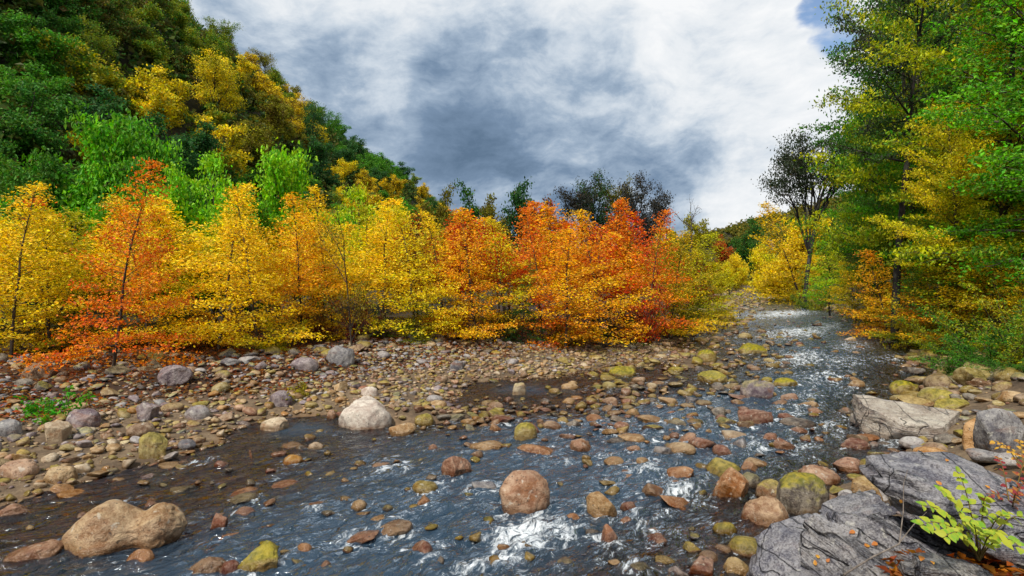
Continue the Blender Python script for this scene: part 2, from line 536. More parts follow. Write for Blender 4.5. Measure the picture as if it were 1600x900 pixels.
def build_ground():
    ys = axis([(-80, -6, 8, .6), (-6, 26, .18, .18), (26, 110, .16, 2.5), (110, 500, 2.5, 14), (500, 2000, 20, 160)])
    xs = axis([(-900, -70, 80, 4), (-70, -13, 3, .3), (-13, 16, .18, .18), (16, 80, .25, 3), (80, 260, 3, 6), (260, 1200, 10, 90)])
    X, Y = np.meshgrid(xs, ys)
    x, y = X.ravel(), Y.ravel()
    z = ground_z(x, y)
    dl, dr = xl(y) - x, x - xr(y)
    wob = perlin(p2(x, y, 0.8, z=5)) * 0.7
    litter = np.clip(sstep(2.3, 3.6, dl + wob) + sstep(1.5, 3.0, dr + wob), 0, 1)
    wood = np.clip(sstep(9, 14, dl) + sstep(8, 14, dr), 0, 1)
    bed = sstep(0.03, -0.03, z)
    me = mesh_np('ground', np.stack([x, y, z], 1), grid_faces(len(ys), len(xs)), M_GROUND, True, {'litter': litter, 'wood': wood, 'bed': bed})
    obj('ground', me, kind='structure')


build_ground()

# flow runs towards the camera and to its left
FLOW = np.array([-0.60, -0.80])
ACR = np.array([0.80, -0.60])
# foam: (px, py, length m downstream, half width m, strength)
FOAM = [(825, 835, .5, .34, 1.08), (878, 836, .38, .25, .85), (785, 870, .6, .22, .80), (715, 892, .5, .12, .55), (1062, 765, .5, .3, .85),
        (1000, 733, .5, .35, .75), (1035, 742, .4, .22, .6), (610, 735, .35, .2, .7), (700, 752, .3, .12, .6), (215, 782, .35, .12, .42), (1085, 790, .35, .2, .6),
        (600, 720, .4, .1, .5), (960, 755, .5, .2, .45), (890, 720, .5, .15, .5), (945, 715, .4, .2, .5), (540, 800, .6, .1, .3),
        (1010, 690, .5, .3, .5), (1120, 715, .6, .3, .5), (1180, 700, .7, .35, .55), (1250, 700, .8, .4, .55), (1300, 670, .9, .4, .6),
        (1390, 690, .5, .25, .7), (1350, 650, 1.0, .4, .6), (1250, 640, 1.2, .5, .6), (1330, 610, 1.5, .5, .55), (1200, 730, .6, .25, .5),
        (1100, 630, 1.0, .4, .5), (1060, 660, .8, .4, .5), (960, 640, .6, .25, .4), (1290, 590, 2, .7, .7), (1390, 560, 2, .7, .6), (1250, 560, 3, 1.0, .8), (1320, 565, 2.5, .8, .6), (1210, 600, 1.6, .5, .6),
        (1240, 520, 5, 1.5, .85), (1225, 490, 8, 2, .9), (1330, 540, 3, 1.0, .6), (1290, 510, 5, 1.2, .7), (1200, 465, 14, 3, .8), (1255, 620, 1.4, .5, .6), (1050, 840, .5, .1, .5), (930, 870, .5, .15, .4), (1000, 800, .5, .15, .4),
        (320, 720, .4, .1, .5), (280, 735, .4, .08, .5), (500, 640, .3, .1, .4), (690, 670, .3, .1, .4), (855, 715, .3, .1, .5)]
ROCK_WAKES = []        # (x, y, radius): filled by the boulders below


def build_water():
    ys = axis([(-12, 3, .5, .06), (3, 16, .045, .07), (16, 60, .08, .6), (60, 420, .6, 10)])
    us = np.linspace(0, 1, 265)
    a, b = xl(ys) - 3.2, xr(ys) + 1.2
    X = a[:, None] + (b - a)[:, None] * us[None]
    Y = np.repeat(ys[:, None], len(us), 1)
    x, y = X.ravel(), Y.ravel()
    s = x * FLOW[0] + y * FLOW[1]
    c = x * ACR[0] + y * ACR[1]
    mid = np.clip(np.minimum(x - xl(y), xr(y) - x) / 1.8, 0, 1)
    px, py, _ = to_px(x, y, np.zeros_like(x))
    rapid = 0.35 + 0.65 * sstep(-4.5, 1.5, x - 0.42 * (y - 5))
    rapid *= (0.55 + 0.45 * sstep(-0.3, 0.4, perlin(p2(x, y, 0.33, z=9))))
    rapid *= 0.25 + 0.75 * mid
    foam = np.zeros_like(x)
    for fx, fy, ln, wd, k in FOAM:
        q = at(fx, fy)[:2]
        ds = (x - q[0]) * FLOW[0] + (y - q[1]) * FLOW[1]
        dc = (x - q[0]) * ACR[0] + (y - q[1]) * ACR[1]
        foam = np.maximum(foam, k * np.exp(-(ds / ln) ** 2 - (dc / wd) ** 2))
    for qx, qy, r in ROCK_WAKES:
        ds = (x - qx) * FLOW[0] + (y - qy) * FLOW[1]
        dc = (x - qx) * ACR[0] + (y - qy) * ACR[1]
        ring = np.exp(-((np.hypot(ds, dc) - r * 1.05) / (0.09 + r * .12)) ** 2) * 0.55
        tail = np.exp(-((ds - r * 1.6) / (r * 1.3)) ** 2 - (dc / (r * 0.8)) ** 2) * 0.36
        foam = np.maximum(foam, np.maximum(ring, tail) * np.clip(rapid * 1.5, 0.2, 1))
    streak = fbm(np.stack([s * 0.55, c * 1.9, np.full(len(s), 4.0)], 1), 4, 0.6)
    foam = np.maximum(foam, np.clip(streak - 0.16, 0, 1) * 0.6 * rapid)
    z1 = fbm(np.stack([s * 0.9, c * 2.0, np.full(len(s), 2.0)], 1), 3, 0.55)
    z2 = fbm(np.stack([s * 3.0 + z1 * .4, c * 6.5, np.full(len(s), 7.0)], 1), 3, 0.55)
    z3 = fbm(np.stack([s * 11, c * 13, np.full(len(s), 5.0)], 1), 2)
    fade = np.clip(14 / np.maximum(y, 5), 0.25, 1)
    zf = fbm(np.stack([s * 0.8, c * 1.5, np.full(len(s), 11.0)], 1), 3, 0.6) * sstep(10, 24, y) * 0.075
    z = zf * (.4 + .6 * rapid) + z1 * (0.014 + 0.036 * rapid) + (0.35 - np.abs(z2)) * (0.014 + 0.036 * rapid) * fade + z3 * (.003 + .007 * rapid) * fade + np.clip(foam, 0, 1.2) * (0.03 + 0.045 * z3) * fade
    me = mesh_np('river', np.stack([x, y, z], 1), grid_faces(len(ys), len(us)), M_WATER, True,
                 {'foam': foam, 'rapid': rapid, 'depth': np.clip(-ground_z(x, y), 0, 2), 'flow': np.stack([s, c, 0 * s], 1)})
    obj('river', me, kind='structure')


# ------------------------------------------------------------------ rocks
def rock_shape(seed, sub=4, cuts=7, depth=(0.62, 0.9), amp=0.10, freq=1.6, soft=0.85):
    rs = np.random.RandomState(seed)
    v, f = ico(sub)
    v = v.copy()
    for _ in range(cuts):
        n = rs.normal(size=3)
        n /= np.linalg.norm(n)
        d = rs.uniform(*depth)
        e = v @ n - d
        v -= np.clip(e, 0, None)[:, None] * n * soft
    o = rs.uniform(-50, 50, 3)
    n = v / np.linalg.norm(v, axis=1)[:, None]
    v = v + n * (amp * fbm(v * freq + o, 4 if sub > 2 else 2))[:, None]
    if sub >= 4:
        rid = 1 - np.abs(perlin(v * 2.4 + o))
        v -= n * (np.clip(rid - 0.90, 0, 1) * amp * 4)[:, None]
    lo, hi = v.min(0), v.max(0)
    return (v - (lo + hi) / 2) / ((hi - lo) / 2), f


VARIANTS = {}


def rock_variant(kind, i):
    if (kind, i) not in VARIANTS:
        p = dict(round=dict(cuts=4, depth=(.78, .95), amp=.07), flat=dict(cuts=9, depth=(.5, .85), amp=.07, soft=.95), angular=dict(cuts=11, depth=(.45, .75), amp=.05, soft=.97))[kind]
        v, f = rock_shape(100 + i * 7 + len(kind), 4, **p)
        VARIANTS[kind, i] = mesh_np('rock', v, f, M_ROCK)
    return VARIANTS[kind, i]


TINT = dict(tan=(.36, .24, .115), pale=(.50, .42, .30), white=(.66, .62, .56), red=(.25, .105, .06), rust=(.31, .135, .045), purple=(.17, .14, .18), slate=(.14, .155, .19),
            grey=(.30, .30, .32), olive=(.27, .205, .05), brown=(.20, .115, .06), dark=(.065, .055, .05), wetred=(.17, .06, .035), orange=(.46, .25, .09), pink=(.33, .19, .12))
WORD = dict(tan='tan', pale='pale', white='whitish', red='reddish', rust='rusty', purple='purple grey', slate='slate blue', grey='grey', olive='olive', brown='brown', dark='dark',
            wetred='dark red', orange='orange', pink='pinkish')
# px left, px right, py top, py bottom (waterline), tint, moss, kind, label
BOULDERS = [
    (781, 860, 736, 808, 'pink', 0, 'round', 'big rounded pinkish boulder with a light top above the white foam'),
    (918, 967, 770, 812, 'tan', 0, 'angular', 'tan brown pointed boulder right of the big rounded pinkish one'),
    (938, 966, 820, 860, 'wetred', 0, 'angular', 'dark red wet stone just below the tan pointed boulder'),
    (883, 908, 802, 822, 'rust', 0, 'round', 'small orange brown stone between the foam and the tan pointed boulder'),
    (970, 994, 808, 824, 'red', 0, 'round', 'small reddish stone close beside the dark red wet stone'),
    (1002, 1052, 836, 856, 'wetred', 0, 'flat', 'low wet dark red slab with water spilling over it'),
    (1004, 1046, 827, 838, 'orange', 0, 'flat', 'thin orange slab lying behind the wet dark red one'),
    (1044, 1090, 729, 751, 'rust', 0, 'flat', 'orange brown stone alone in the rapids above the foam patch'),
    (1118, 1180, 733, 784, 'rust', 0, 'angular', 'rusty angular boulder at the head of the cluster before the ledge'),
    (1160, 1192, 738, 768, 'dark', .3, 'round', 'dark speckled stone tucked behind the rusty angular boulder'),
    (1188, 1232, 748, 788, 'brown', .5, 'round', 'dark brown mossy stone between the rusty boulder and the green black one'),
    (1170, 1243, 775, 826, 'pink', .1, 'round', 'rounded tan and brown boulder in front of the mossy cluster'),
    (1227, 1304, 739, 806, 'dark', .75, 'round', 'almost black boulder coated with dark green moss by the grey ledge'),
    (1254, 1318, 727, 760, 'pink', 0, 'flat', 'tan reddish slab leaning behind the black mossy boulder'),
    (1312, 1364, 716, 742, 'red', 0, 'flat', 'reddish wet stone in the channel beside the grey ledge'),
    (1320, 1368, 687, 706, 'wetred', 0, 'flat', 'flat dark red stone awash left of the pale angular boulder'),
    (1228, 1282, 654, 670, 'dark', 0, 'flat', 'long dark stone awash in mid river'),
    (1236, 1266, 668, 680, 'red', 0, 'flat', 'small red stone below the long dark one in mid river'),
    (1157, 1211, 639, 664, 'wetred', 0, 'angular', 'dark red blocky stone in mid river below the purple mossy boulder'),
    (1163, 1212, 592, 626, 'purple', .5, 'angular', 'purple boulder with yellow moss on one side in mid river'),
    (1213, 1250, 590, 608, 'olive', .9, 'round', 'rounded mossy stone right of the purple boulder'),
    (1190, 1222, 678, 693, 'red', 0, 'flat', 'red low stone beside the pale flat one in mid river'),
    (1133, 1172, 674, 688, 'pale', 0, 'flat', 'pale flat stone in mid river below the dark red blocky one'),
    (1073, 1107, 655, 668, 'dark', .3, 'flat', 'dark olive flat stone in the mid river riffle'),
    (1118, 1138, 648, 660, 'wetred', 0, 'round', 'small dark red round stone beside the dark olive flat one'),
    (890, 929, 687, 708, 'pink', 0, 'flat', 'pinkish wedge of stone in smooth water above the tan pointed boulder'),
    (806, 868, 695, 714, 'rust', 0, 'flat', 'long orange flat stone behind the big rounded pinkish boulder'),
    (802, 840, 660, 692, 'olive', .6, 'round', 'olive mossy stone at the tail of the cobble riffle'),
    (733, 784, 690, 707, 'tan', 0, 'flat', 'long narrow tan stone left of the long orange flat one'),
    (689, 735, 711, 749, 'red', 0, 'angular', 'red angular boulder alone in the stream left of the big rounded one'),
    (736, 776, 753, 775, 'slate', 0, 'angular', 'dark slate stone awash beside the big rounded pinkish boulder'),
    (950, 978, 684, 700, 'dark', 0, 'flat', 'dark flat stone right of the pinkish wedge'),
    (979, 1003, 697, 711, 'pink', 0, 'flat', 'small pink stone right of the dark flat one'),
    (960, 985, 659, 674, 'red', 0, 'round', 'small red stone below the middle cobble mound'),
    (606, 649, 662, 684, 'tan', 0, 'flat', 'flat topped tan stone right of the white speckled boulder'),
    (646, 676, 646, 668, 'olive', .5, 'round', 'olive stone behind the flat topped tan one'),
    (518, 608, 622, 674, 'white', 0, 'flat', 'large white boulder with dark specks at the edge of the cobble bar'),
    (562, 589, 604, 619, 'white', 0, 'round', 'small smooth white stone perched behind the speckled white boulder'),
    (509, 524, 640, 658, 'pink', 0, 'round', 'small pinkish stone against the left of the white speckled boulder'),
    (402, 445, 652, 676, 'pale', 0, 'angular', 'pale tan stone beside the brown pool on the cobble bar'),
    (438, 470, 711, 730, 'orange', .2, 'round', 'rounded yellow tan stone standing in the shallows'),
    (479, 502, 691, 707, 'pale', 0, 'round', 'small pale stone in the brown shallows'),
    (668, 684, 694, 706, 'red', 0, 'round', 'small red stone beside the long narrow tan one'),
    (370, 432, 853, 902, 'olive', .7, 'angular', 'yellow mossy boulder at the near edge of the stream'),
    (283, 345, 872, 903, 'brown', 0, 'flat', 'brown wet stone left of the yellow mossy boulder'),
    (338, 372, 876, 903, 'wetred', 0, 'round', 'dark red stone tucked against the yellow mossy boulder'),
    (324, 350, 803, 834, 'red', 0, 'angular', 'reddish angular stone right of the double boulder'),
    (208, 252, 835, 858, 'red', 0, 'flat', 'small brown stone below the right lobe of the double boulder'),
    (193, 236, 860, 884, 'rust', 0, 'flat', 'low rusty stone awash in front of the double boulder'),
    (0, 76, 848, 880, 'pink', 0, 'flat', 'wide low pinkish slab left of the double boulder'),
    (205, 252, 676, 716, 'olive', .45, 'angular', 'angular mossy stone on the cobble bar'),
    (-12, 42, 718, 746, 'pink', 0, 'flat', 'wide pinkish flat stone low on the cobble bar'),
    (60, 108, 729, 754, 'tan', 0, 'flat', 'tan flat stone right of the wide pinkish one on the bar'),
    (-10, 36, 788, 812, 'red', 0, 'flat', 'dark reddish stone at the waterline left of the double boulder'),
    (98, 146, 640, 668, 'purple', 0, 'flat', 'long purple stone on the cobble bar'),
    (-10, 22, 655, 682, 'slate', 0, 'round', 'slate blue rounded stone at the upper edge of the bar'),
    (210, 242, 628, 656, 'purple', 0, 'angular', 'purple grey stone with white veins above the mossy angular one'),
    (60, 96, 660, 690, 'pale', 0, 'angular', 'pale angular stone below the long purple one'),
    (285, 320, 633, 655, 'grey', 0, 'round', 'grey white stone on the bar right of the purple grey one'),
    (420, 452, 610, 634, 'purple', 0, 'round', 'round purple grey stone above the brown pool'),
    (240, 292, 569, 597, 'purple', 0, 'flat', 'dark purple flat boulder under the orange red tree'),
    (22, 74, 566, 592, 'brown', 0, 'flat', 'dark brown boulder in the litter under the leftmost trees'),
    (507, 550, 540, 570, 'slate', 0, 'round', 'dark blue grey boulder at the foot of the trees'),
    (452, 492, 558, 578, 'purple', 0, 'flat', 'dark purple flat stone left of the blue grey boulder'),
    (700, 724, 563, 579, 'slate', 0, 'angular', 'bluish stone on the upper bar below the golden trees'),
    (955, 996, 572, 590, 'olive', .8, 'flat', 'flat mossy stone at the far end of the bar'),
    (800, 822, 598, 620, 'pale', .3, 'angular', 'pale speckled stone on the rim of the second brown pool'),
    (1398, 1440, 594, 619, 'olive', .9, 'round', 'stone covered with yellow moss under the green bush'),
    (1412, 1470, 618, 645, 'tan', .3, 'angular', 'tan block wedged behind the pale angular boulder'),
    (1517, 1556, 655, 700, 'orange', 0, 'angular', 'orange faced block right of the pale angular boulder'),
    (1440, 1500, 699, 724, 'orange', 0, 'flat', 'orange tan slab below the pale angular boulder'),
    (1343, 1394, 745, 794, 'tan', .2, 'angular', 'tan wedge of rock against the left end of the grey ledge'),
    (1075, 1122, 874, 906, 'wetred', 0, 'angular', 'dark red angular stone at the near foot of the ledge'),
    (1132, 1176, 874, 906, 'tan', .2, 'angular', 'tan pointed stone squeezed against the ledge'),
    (1046, 1086, 885, 906, 'grey', 0, 'angular', 'pale grey corner of stone at the near edge of the water'),
    (1092, 1122, 546, 565, 'olive', .9, 'round', 'mossy round stone at the inner bend of the river'),
    (1155, 1203, 536, 556, 'olive', .9, 'flat', 'long flat mossy stone in the far riffle'),
    (1095, 1140, 580, 602, 'olive', .7, 'flat', 'broad mossy stone left of the purple boulder'),
    (1470, 1520, 622, 640, 'olive', .6, 'flat', 'brown mossy stone in the shade of the green bush'),
    (1545, 1612, 638, 704, 'slate', 0, 'angular', 'blue grey boulder right of the orange faced block'),
]
# stones lying under water: px left, right, top, bottom, tint, label
SUNKEN = [(408, 480, 765, 785, 'red', 'red slab lying just under the water left of the current'), (572, 622, 735, 752, 'pink', 'pink flat stone under the rippled shallows'),
          (364, 416, 712, 742, 'red', 'sloping red slab at the edge of the brown shallows'), (310, 385, 840, 885, 'rust', 'long orange slab seen through the near shallows'),
          (560, 640, 815, 850, 'tan', 'tan slab deep under the current in front'), (90, 175, 865, 905, 'brown', 'brown slab under water below the double boulder'),
          (430, 500, 700, 716, 'brown', 'brown slab in the shallows behind the yellow tan stone'), (340, 420, 775, 800, 'rust', 'orange slab under the stream right of the double boulder'),
          (940, 1010, 745, 765, 'pink', 'pinkish slab under the riffle behind the tan pointed boulder')]

HERO = []            # (x, y, r, label) used for spacing and for landmarks


def seat_rock(l, r, t, b, z0):
    """position and half sizes (m) of a stone whose picture spans l..r, t..b and whose base meets the level z0"""
    q = at((l + r) / 2, b, z0)
    dep = q[1]
    hx = (r - l) / 2 * dep / F_PX
    hy = hx * 0.8
    top = at_depth((l + r) / 2, t, dep + hy * 0.7)[2]
    return q[0], dep + hy * 0.75, hx * 1.04, hy, max(top - z0, hx * 0.25)


for i, (l, r_, t_, b_, tint, moss, kd, label) in enumerate(BOULDERS):
    q = at((l + r_) / 2, b_, 0)
    g = gz(q[0], q[1])
    for _ in range(14):
        z0 = max(g, -0.03)
        q = at((l + r_) / 2, b_, z0)
        g = .5 * g + .5 * gz(q[0], q[1])
    z0 = max(g, -0.03)
    x, y, hx, hy, h = seat_rock(l, r_, t_, b_, z0)
    rs = np.random.RandomState(500 + i)
    p = dict(round=dict(cuts=5, depth=(.74, .95), amp=.10), flat=dict(cuts=8, depth=(.55, .85), amp=.09), angular=dict(cuts=11, depth=(.5, .8), amp=.08, soft=.95))[kd]
    v, f = rock_shape(900 + i * 3, 5 if (r_ - l) > 40 else 4, **p)
    v[:, 2] = np.sign(v[:, 2]) * np.abs(v[:, 2]) ** .72
    sink = 0.35 * h + 0.06
    hz = (h + sink) / 2
    me = mesh_np('rock', v * (hx, hy, hz), f, M_ROCK)
    o = obj('boulder' if (r_ - l) > 36 else 'stone', me, loc=(x, y, z0 + h - hz), rot=(rs.uniform(-.06, .06), rs.uniform(-.06, .06), rs.uniform(-.3, .3)), color=TINT[tint],
            label=label, category='boulder' if (r_ - l) > 36 else 'stone', group='boulders and single stones in and beside the river', moss=float(moss))
    HERO.append((x, y, max(hx, hy), label))
    if z0 <= 0.0:
        ROCK_WAKES.append((x, y, hx))
for i, (l, r_, t_, b_, tint, label) in enumerate(SUNKEN):
    a, b = at(l, b_, -.12), at(r_, t_, -.12)
    x, y = (a[0] + b[0]) / 2, (a[1] + b[1]) / 2
    hx, hy = abs(b[0] - a[0]) / 2, abs(b[1] - a[1]) / 2
    v, f = rock_shape(1900 + i, 4, 8, (.55, .85), .08)
    obj('stone', mesh_np('rock', v * (hx, hy * 1.1, .13), f, M_ROCK), loc=(x, y, -.105), rot=(0, .05, .5 * (i % 3 - 1)), color=TINT[tint],
        label=label, category='stone', group='slabs under the water', moss=0.0)
    HERO.append((x, y, max(hx, hy) * .8, label))


def double_boulder():
    # one stone with two lobes and a waist between them
    c = at(152, 868, -.03)
    k = c[1] / F_PX
    y = c[1] + .12
    v, f = rock_shape(77, 6, 6, (.74, .95), .07)
    x = v[:, 0]
    th = 0.46 + 0.60 * np.exp(-((x + .28) / .50) ** 2) + 0.50 * np.exp(-((x - .70) / .34) ** 2) - 0.12 * np.exp(-((x - .33) / .13) ** 2)
    v[:, 1] *= 0.8 * th
    v[:, 2] *= th
    v[:, 2] += 0.20 * sstep(-.2, 1, x) - 0.16 * sstep(0, -1, x)
    v[:, 1] += 0.35 * sstep(-.5, 1, x)
    hx = 98 * k * .98
    v = v * (hx, hx * .60, 0.29)
    ctr = at_depth(186, 868, y)
    obj('boulder', mesh_np('rock', v, f, M_ROCK), loc=(ctr[0], y, 0.07), color=(.36, .225, .13), moss=0.1,
        label='large tan and brown double boulder with a waist in the near shallows', category='boulder', group='boulders and single stones in and beside the river')
    for dx in (-.5, 0, .5):
        HERO.append((ctr[0] + dx, y, .5, 'large tan and brown double boulder with a waist in the near shallows'))
    ROCK_WAKES.append((ctr[0] - .3, y, .45))
    ROCK_WAKES.append((ctr[0] + .4, y + .1, .3))


double_boulder()


# ------------------------------------------------------------------ ledge of grey rock on the near right bank
def slab_shape(seed, res=36, cuts=12, depth=(.64, 1.02), strata=0.085, layers=5, amp=.03):
    """a box whose corners are broken off along random planes and whose sides step back bed by bed"""
    rs = np.random.RandomState(seed)
    bm = bmesh.new()
    bmesh.ops.create_cube(bm, size=2)
    bmesh.ops.subdivide_edges(bm, edges=bm.edges, cuts=res, use_grid_fill=True)
    bm.verts.ensure_lookup_table()
    v = np.array([q.co[:] for q in bm.verts])
    f = np.array([[q.index for q in fc.verts] for fc in bm.faces])
    bm.free()
    for _ in range(cuts):
        n = rs.normal(size=3) * (1, 1, .55)
        n /= np.linalg.norm(n)
        e = v @ n - rs.uniform(*depth)
        v -= np.clip(e, 0, None)[:, None] * n * .98
    o = rs.uniform(-40, 40, 3)
    zz = (v[:, 2] + 1) * layers / 2 + 0.5 * perlin(v * 1.1 + o)
    lay = np.floor(zz)
    st = np.stack([lay * 3.7 + o[0], np.floor(perlin(v * (1.3, 1.3, .1) + o) * 2) * .7, 0 * lay], 1)
    off = perlin(st + .37) * strata * 2
    rad = v * (1, 1, 0)
    v = v + rad * off[:, None]
    edge = np.abs((zz - lay) - .5) * 2
    v -= rad * (np.clip(edge - .8, 0, 1) * strata * 1.5)[:, None]
    # the top breaks into shallow steps
    stp = np.floor((v[:, 0] * .6 + v[:, 1] + .8 * perlin(v * 1.2 + o + 9)) * 2.2)
    v[:, 2] += np.where(v[:, 2] > .3, perlin(np.stack([stp * 1.7 + .3, 0 * stp, 0 * stp + o[1]], 1)) * strata * 2.4, 0)
    v += (amp * fbm(v * 2.2 + o, 4))[:, None] * v / np.linalg.norm(v, axis=1)[:, None]
    return v, f


# pixel centre, level of its top centre (m), half sizes, rotation (deg), seed, tint, label
LEDGE = [
    ((1535, 735), .98, (.70, .44, .22), (7, 3, -10), 1, (0.107, 0.119, 0.177), 'long grey block with a dark undercut front, topmost rock of the ledge'),
    ((1258, 860), .38, (.47, .40, .26), (12, -10, 30), 2, (0.111, 0.124, 0.180), 'broad pale grey slab of the ledge sloping down to the water'),
    ((1390, 815), .62, (.44, .20, .15), (16, 20, -36), 3, (0.089, 0.099, 0.149), 'grey slab split by a diagonal crack in the middle of the ledge'),
    ((1340, 848), .55, (.34, .14, .14), (20, 22, -42), 4, (0.076, 0.086, 0.131), 'narrow tilted grey plate in front of the cracked slab'),
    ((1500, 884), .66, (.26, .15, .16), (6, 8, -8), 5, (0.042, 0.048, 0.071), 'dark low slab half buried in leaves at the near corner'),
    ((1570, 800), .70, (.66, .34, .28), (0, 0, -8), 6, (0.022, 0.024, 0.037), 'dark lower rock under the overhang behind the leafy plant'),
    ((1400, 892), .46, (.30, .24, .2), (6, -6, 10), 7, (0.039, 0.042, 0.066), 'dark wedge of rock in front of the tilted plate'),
    ((1345, 795), .36, (.36, .22, .26), (6, -8, 30), 8, (0.102, 0.115, 0.163), 'low grey shelf between the cracked slab and the tan wedge'),
    ((1330, 908), .34, (.36, .20, .22), (8, -6, 12), 9, (0.094, 0.104, 0.149), 'grey step of rock at the near foot of the broad slab'),
]
for (px, py), zt, hs, rot, seed, tint, label in LEDGE:
    q = at(px, py, zt)
    v, f = slab_shape(seed)
    obj('ledge_rock', mesh_np('slab', v * hs, f, M_LEDGE, True), loc=(q[0], q[1], zt - hs[2]), rot=[R(a) for a in rot], color=tint, moss=0.0,
        label=label, category='rock', group='grey ledge rocks')
    HERO.append((q[0], q[1], max(hs[:2]) * .8, label))
q = at(1456, 690, .02)
v, f = slab_shape(21, 26, 9, (.62, .95), .05, 5)
obj('boulder', mesh_np('slab', v * (.62, .50, .34), f, M_LEDGE), loc=(q[0], q[1] + .4, .12), rot=(R(6), R(5), R(-14)), color=(.50, .45, .38), moss=0.05,
    label='pale cream and grey flat topped boulder on the right waterline', category='boulder', group='boulders and single stones in and beside the river')
HERO.append((q[0], q[1] + .4, .6, 'pale cream and grey flat topped boulder on the right waterline'))

# ------------------------------------------------------------------ scattered cobbles
def scatter():
    rs = np.random.RandomState(42)
    S = []            # x, y, r, tintname
    cell, grid = 0.35, {}

    def ok(x, y, r, pack):
        for hx, hy, hr, _ in HERO:
            if abs(hx - x) < hr + r and (hx - x) ** 2 + (hy - y) ** 2 < (hr * .85 + r * .7) ** 2:
                return False
        n = int(math.ceil(2 * 0.5 / cell))
        ix, iy = int(x // cell), int(y // cell)
        for a in range(ix - n, ix + n + 1):
            for b in range(iy - n, iy + n + 1):
                for (qx, qy, qr) in grid.get((a, b), ()):
                    if (qx - x) ** 2 + (qy - y) ** 2 < ((qr + r) * pack) ** 2:
                        return False
        grid.setdefault((ix, iy), []).append((x, y, r))
        return True

    BAR = ['tan'] * 7 + ['pale'] * 3 + ['pink'] * 3 + ['olive'] * 4 + ['red'] * 2 + ['grey'] * 2 + ['purple'] * 2 + ['slate'] + ['brown'] * 4 + ['orange'] * 2
    UP = ['purple'] * 4 + ['slate'] * 4 + ['grey'] * 3 + ['dark'] * 3 + ['brown'] * 2 + ['tan'] * 2
    WATER = ['brown'] * 6 + ['red'] * 2 + ['rust'] * 2 + ['olive'] * 4 + ['wetred'] * 4 + ['dark'] * 5 + ['tan'] * 4 + ['pink'] + ['slate']
    FARM = ['olive'] * 8 + ['brown'] * 4 + ['tan'] * 3 + ['dark'] * 3 + ['pale']

    def add(n, fx, rlo, rhi, tints, pack=.72, power=2.2, lift=0.0):
        c = 0
        for _ in range(n):
            x, y = fx()
            r = rlo + (rhi - rlo) * rs.rand() ** power
            if ok(x, y, r, pack):
                S.append((x, y, r, tints[rs.randint(len(tints))] if isinstance(tints, list) else tints(x, y), lift))
                c += 1
        return c

    def bar():
        y = rs.uniform(3.2, 24) ** 1.0 if rs.rand() < .35 else rs.uniform(4, 14)
        return xl(y) - rs.uniform(-.5, 4.3), y

    def barcol(x, y):
        d = xl(y) - x
        if rs.rand() < np.clip((d - 1.9) / 2.2, 0, .8):
            return UP[rs.randint(len(UP))]
        if y > 11 and rs.rand() < .45:
            return FARM[rs.randint(len(FARM))]
        return BAR[rs.randint(len(BAR))]
    add(240, bar, .09, .17, barcol, .74, 2.0)
    add(4700, bar, .035, .10, barcol, .64, 1.5)

    def upper():
        y = rs.uniform(4, 20)
        return xl(y) - rs.uniform(2.6, 6.2 if y > 12 else 9.0), y
    add(560, upper, .07, .26, UP + ['brown'] * 5 + ['dark'] * 4, .8, 1.8)
    add(3000, upper, .035, .11, UP + ['brown'] * 6 + ['dark'] * 5, .66, 1.5)

    def near(cx, cy, sx, sy):
        def f():
            q = at(min(max(rs.normal(cx, sx), 0), 1600), max(rs.normal(cy, sy), 470))
            return q[0], q[1]
        return f
    for cx, cy, sx, sy, n in ((700, 650, 60, 10, 230), (630, 648, 30, 8, 60), (930, 638, 44, 13, 110), (985, 610, 46, 9, 80), (860, 655, 40, 14, 40), (1100, 575, 50, 13, 70), (1180, 560, 45, 14, 50), (1130, 605, 40, 11, 36), (760, 640, 40, 10, 70), (1060, 640, 70, 20, 60), (1200, 530, 40, 14, 36), (1280, 650, 60, 25, 30), (980, 690, 80, 20, 24), (1150, 700, 60, 25, 20)):
        add(n, near(cx, cy, sx, sy), .05, .20, WATER if cy > 625 else FARM, .70, 1.5, .045)
    # emergent stones strewn through the stream
    def strm():
        py = 470 + 420 * rs.rand() ** 1.4
        y = at(800, py)[1]
        return rs.uniform(xl(y) + .1, xr(y) - .1), y
    add(230, strm, .05, .16, WATER, .9, 2.0, .03)
    add(260, strm, .035, .10, ['dark'] * 4 + ['brown'] * 4 + ['wetred'] * 3 + ['olive'] * 2, .9, 1.5, .02)
    add(1000, strm, .05, .18, WATER, .72, 1.5, -.25)
    # far shores and riffles
    def farl():
        y = 13 + 75 * rs.rand() ** 2
        return xl(y) + rs.uniform(-1, 1) * (.8 + y * .04) - .2, y
    def farr():
        y = 9 + 80 * rs.rand() ** 1.8
        return xr(y) + rs.uniform(-.7, 1.2) * (.7 + y * .022), y
    def farw():
        y = 17 + 75 * rs.rand() ** 1.5
        return rs.uniform(xl(y), xr(y)), y
    add(900, farl, .10, .36, FARM, .7, 1.8, .04)
    add(900, farr, .10, .40, FARM, .68, 1.7, .04)
    add(120, farw, .12, .36, FARM, .9, 1.8, .03)
    def rightnear():
        y = rs.uniform(3.0, 12)
        return xr(y) + rs.uniform(-.4, 3.2), y
    add(700, rightnear, .07, .22, ['grey'] * 8 + ['brown'] * 8 + ['tan'] * 4 + ['dark'] * 5 + ['slate'] * 3 + ['olive'] * 3, .7, 1.6, .02)
    return S


STONES = scatter()


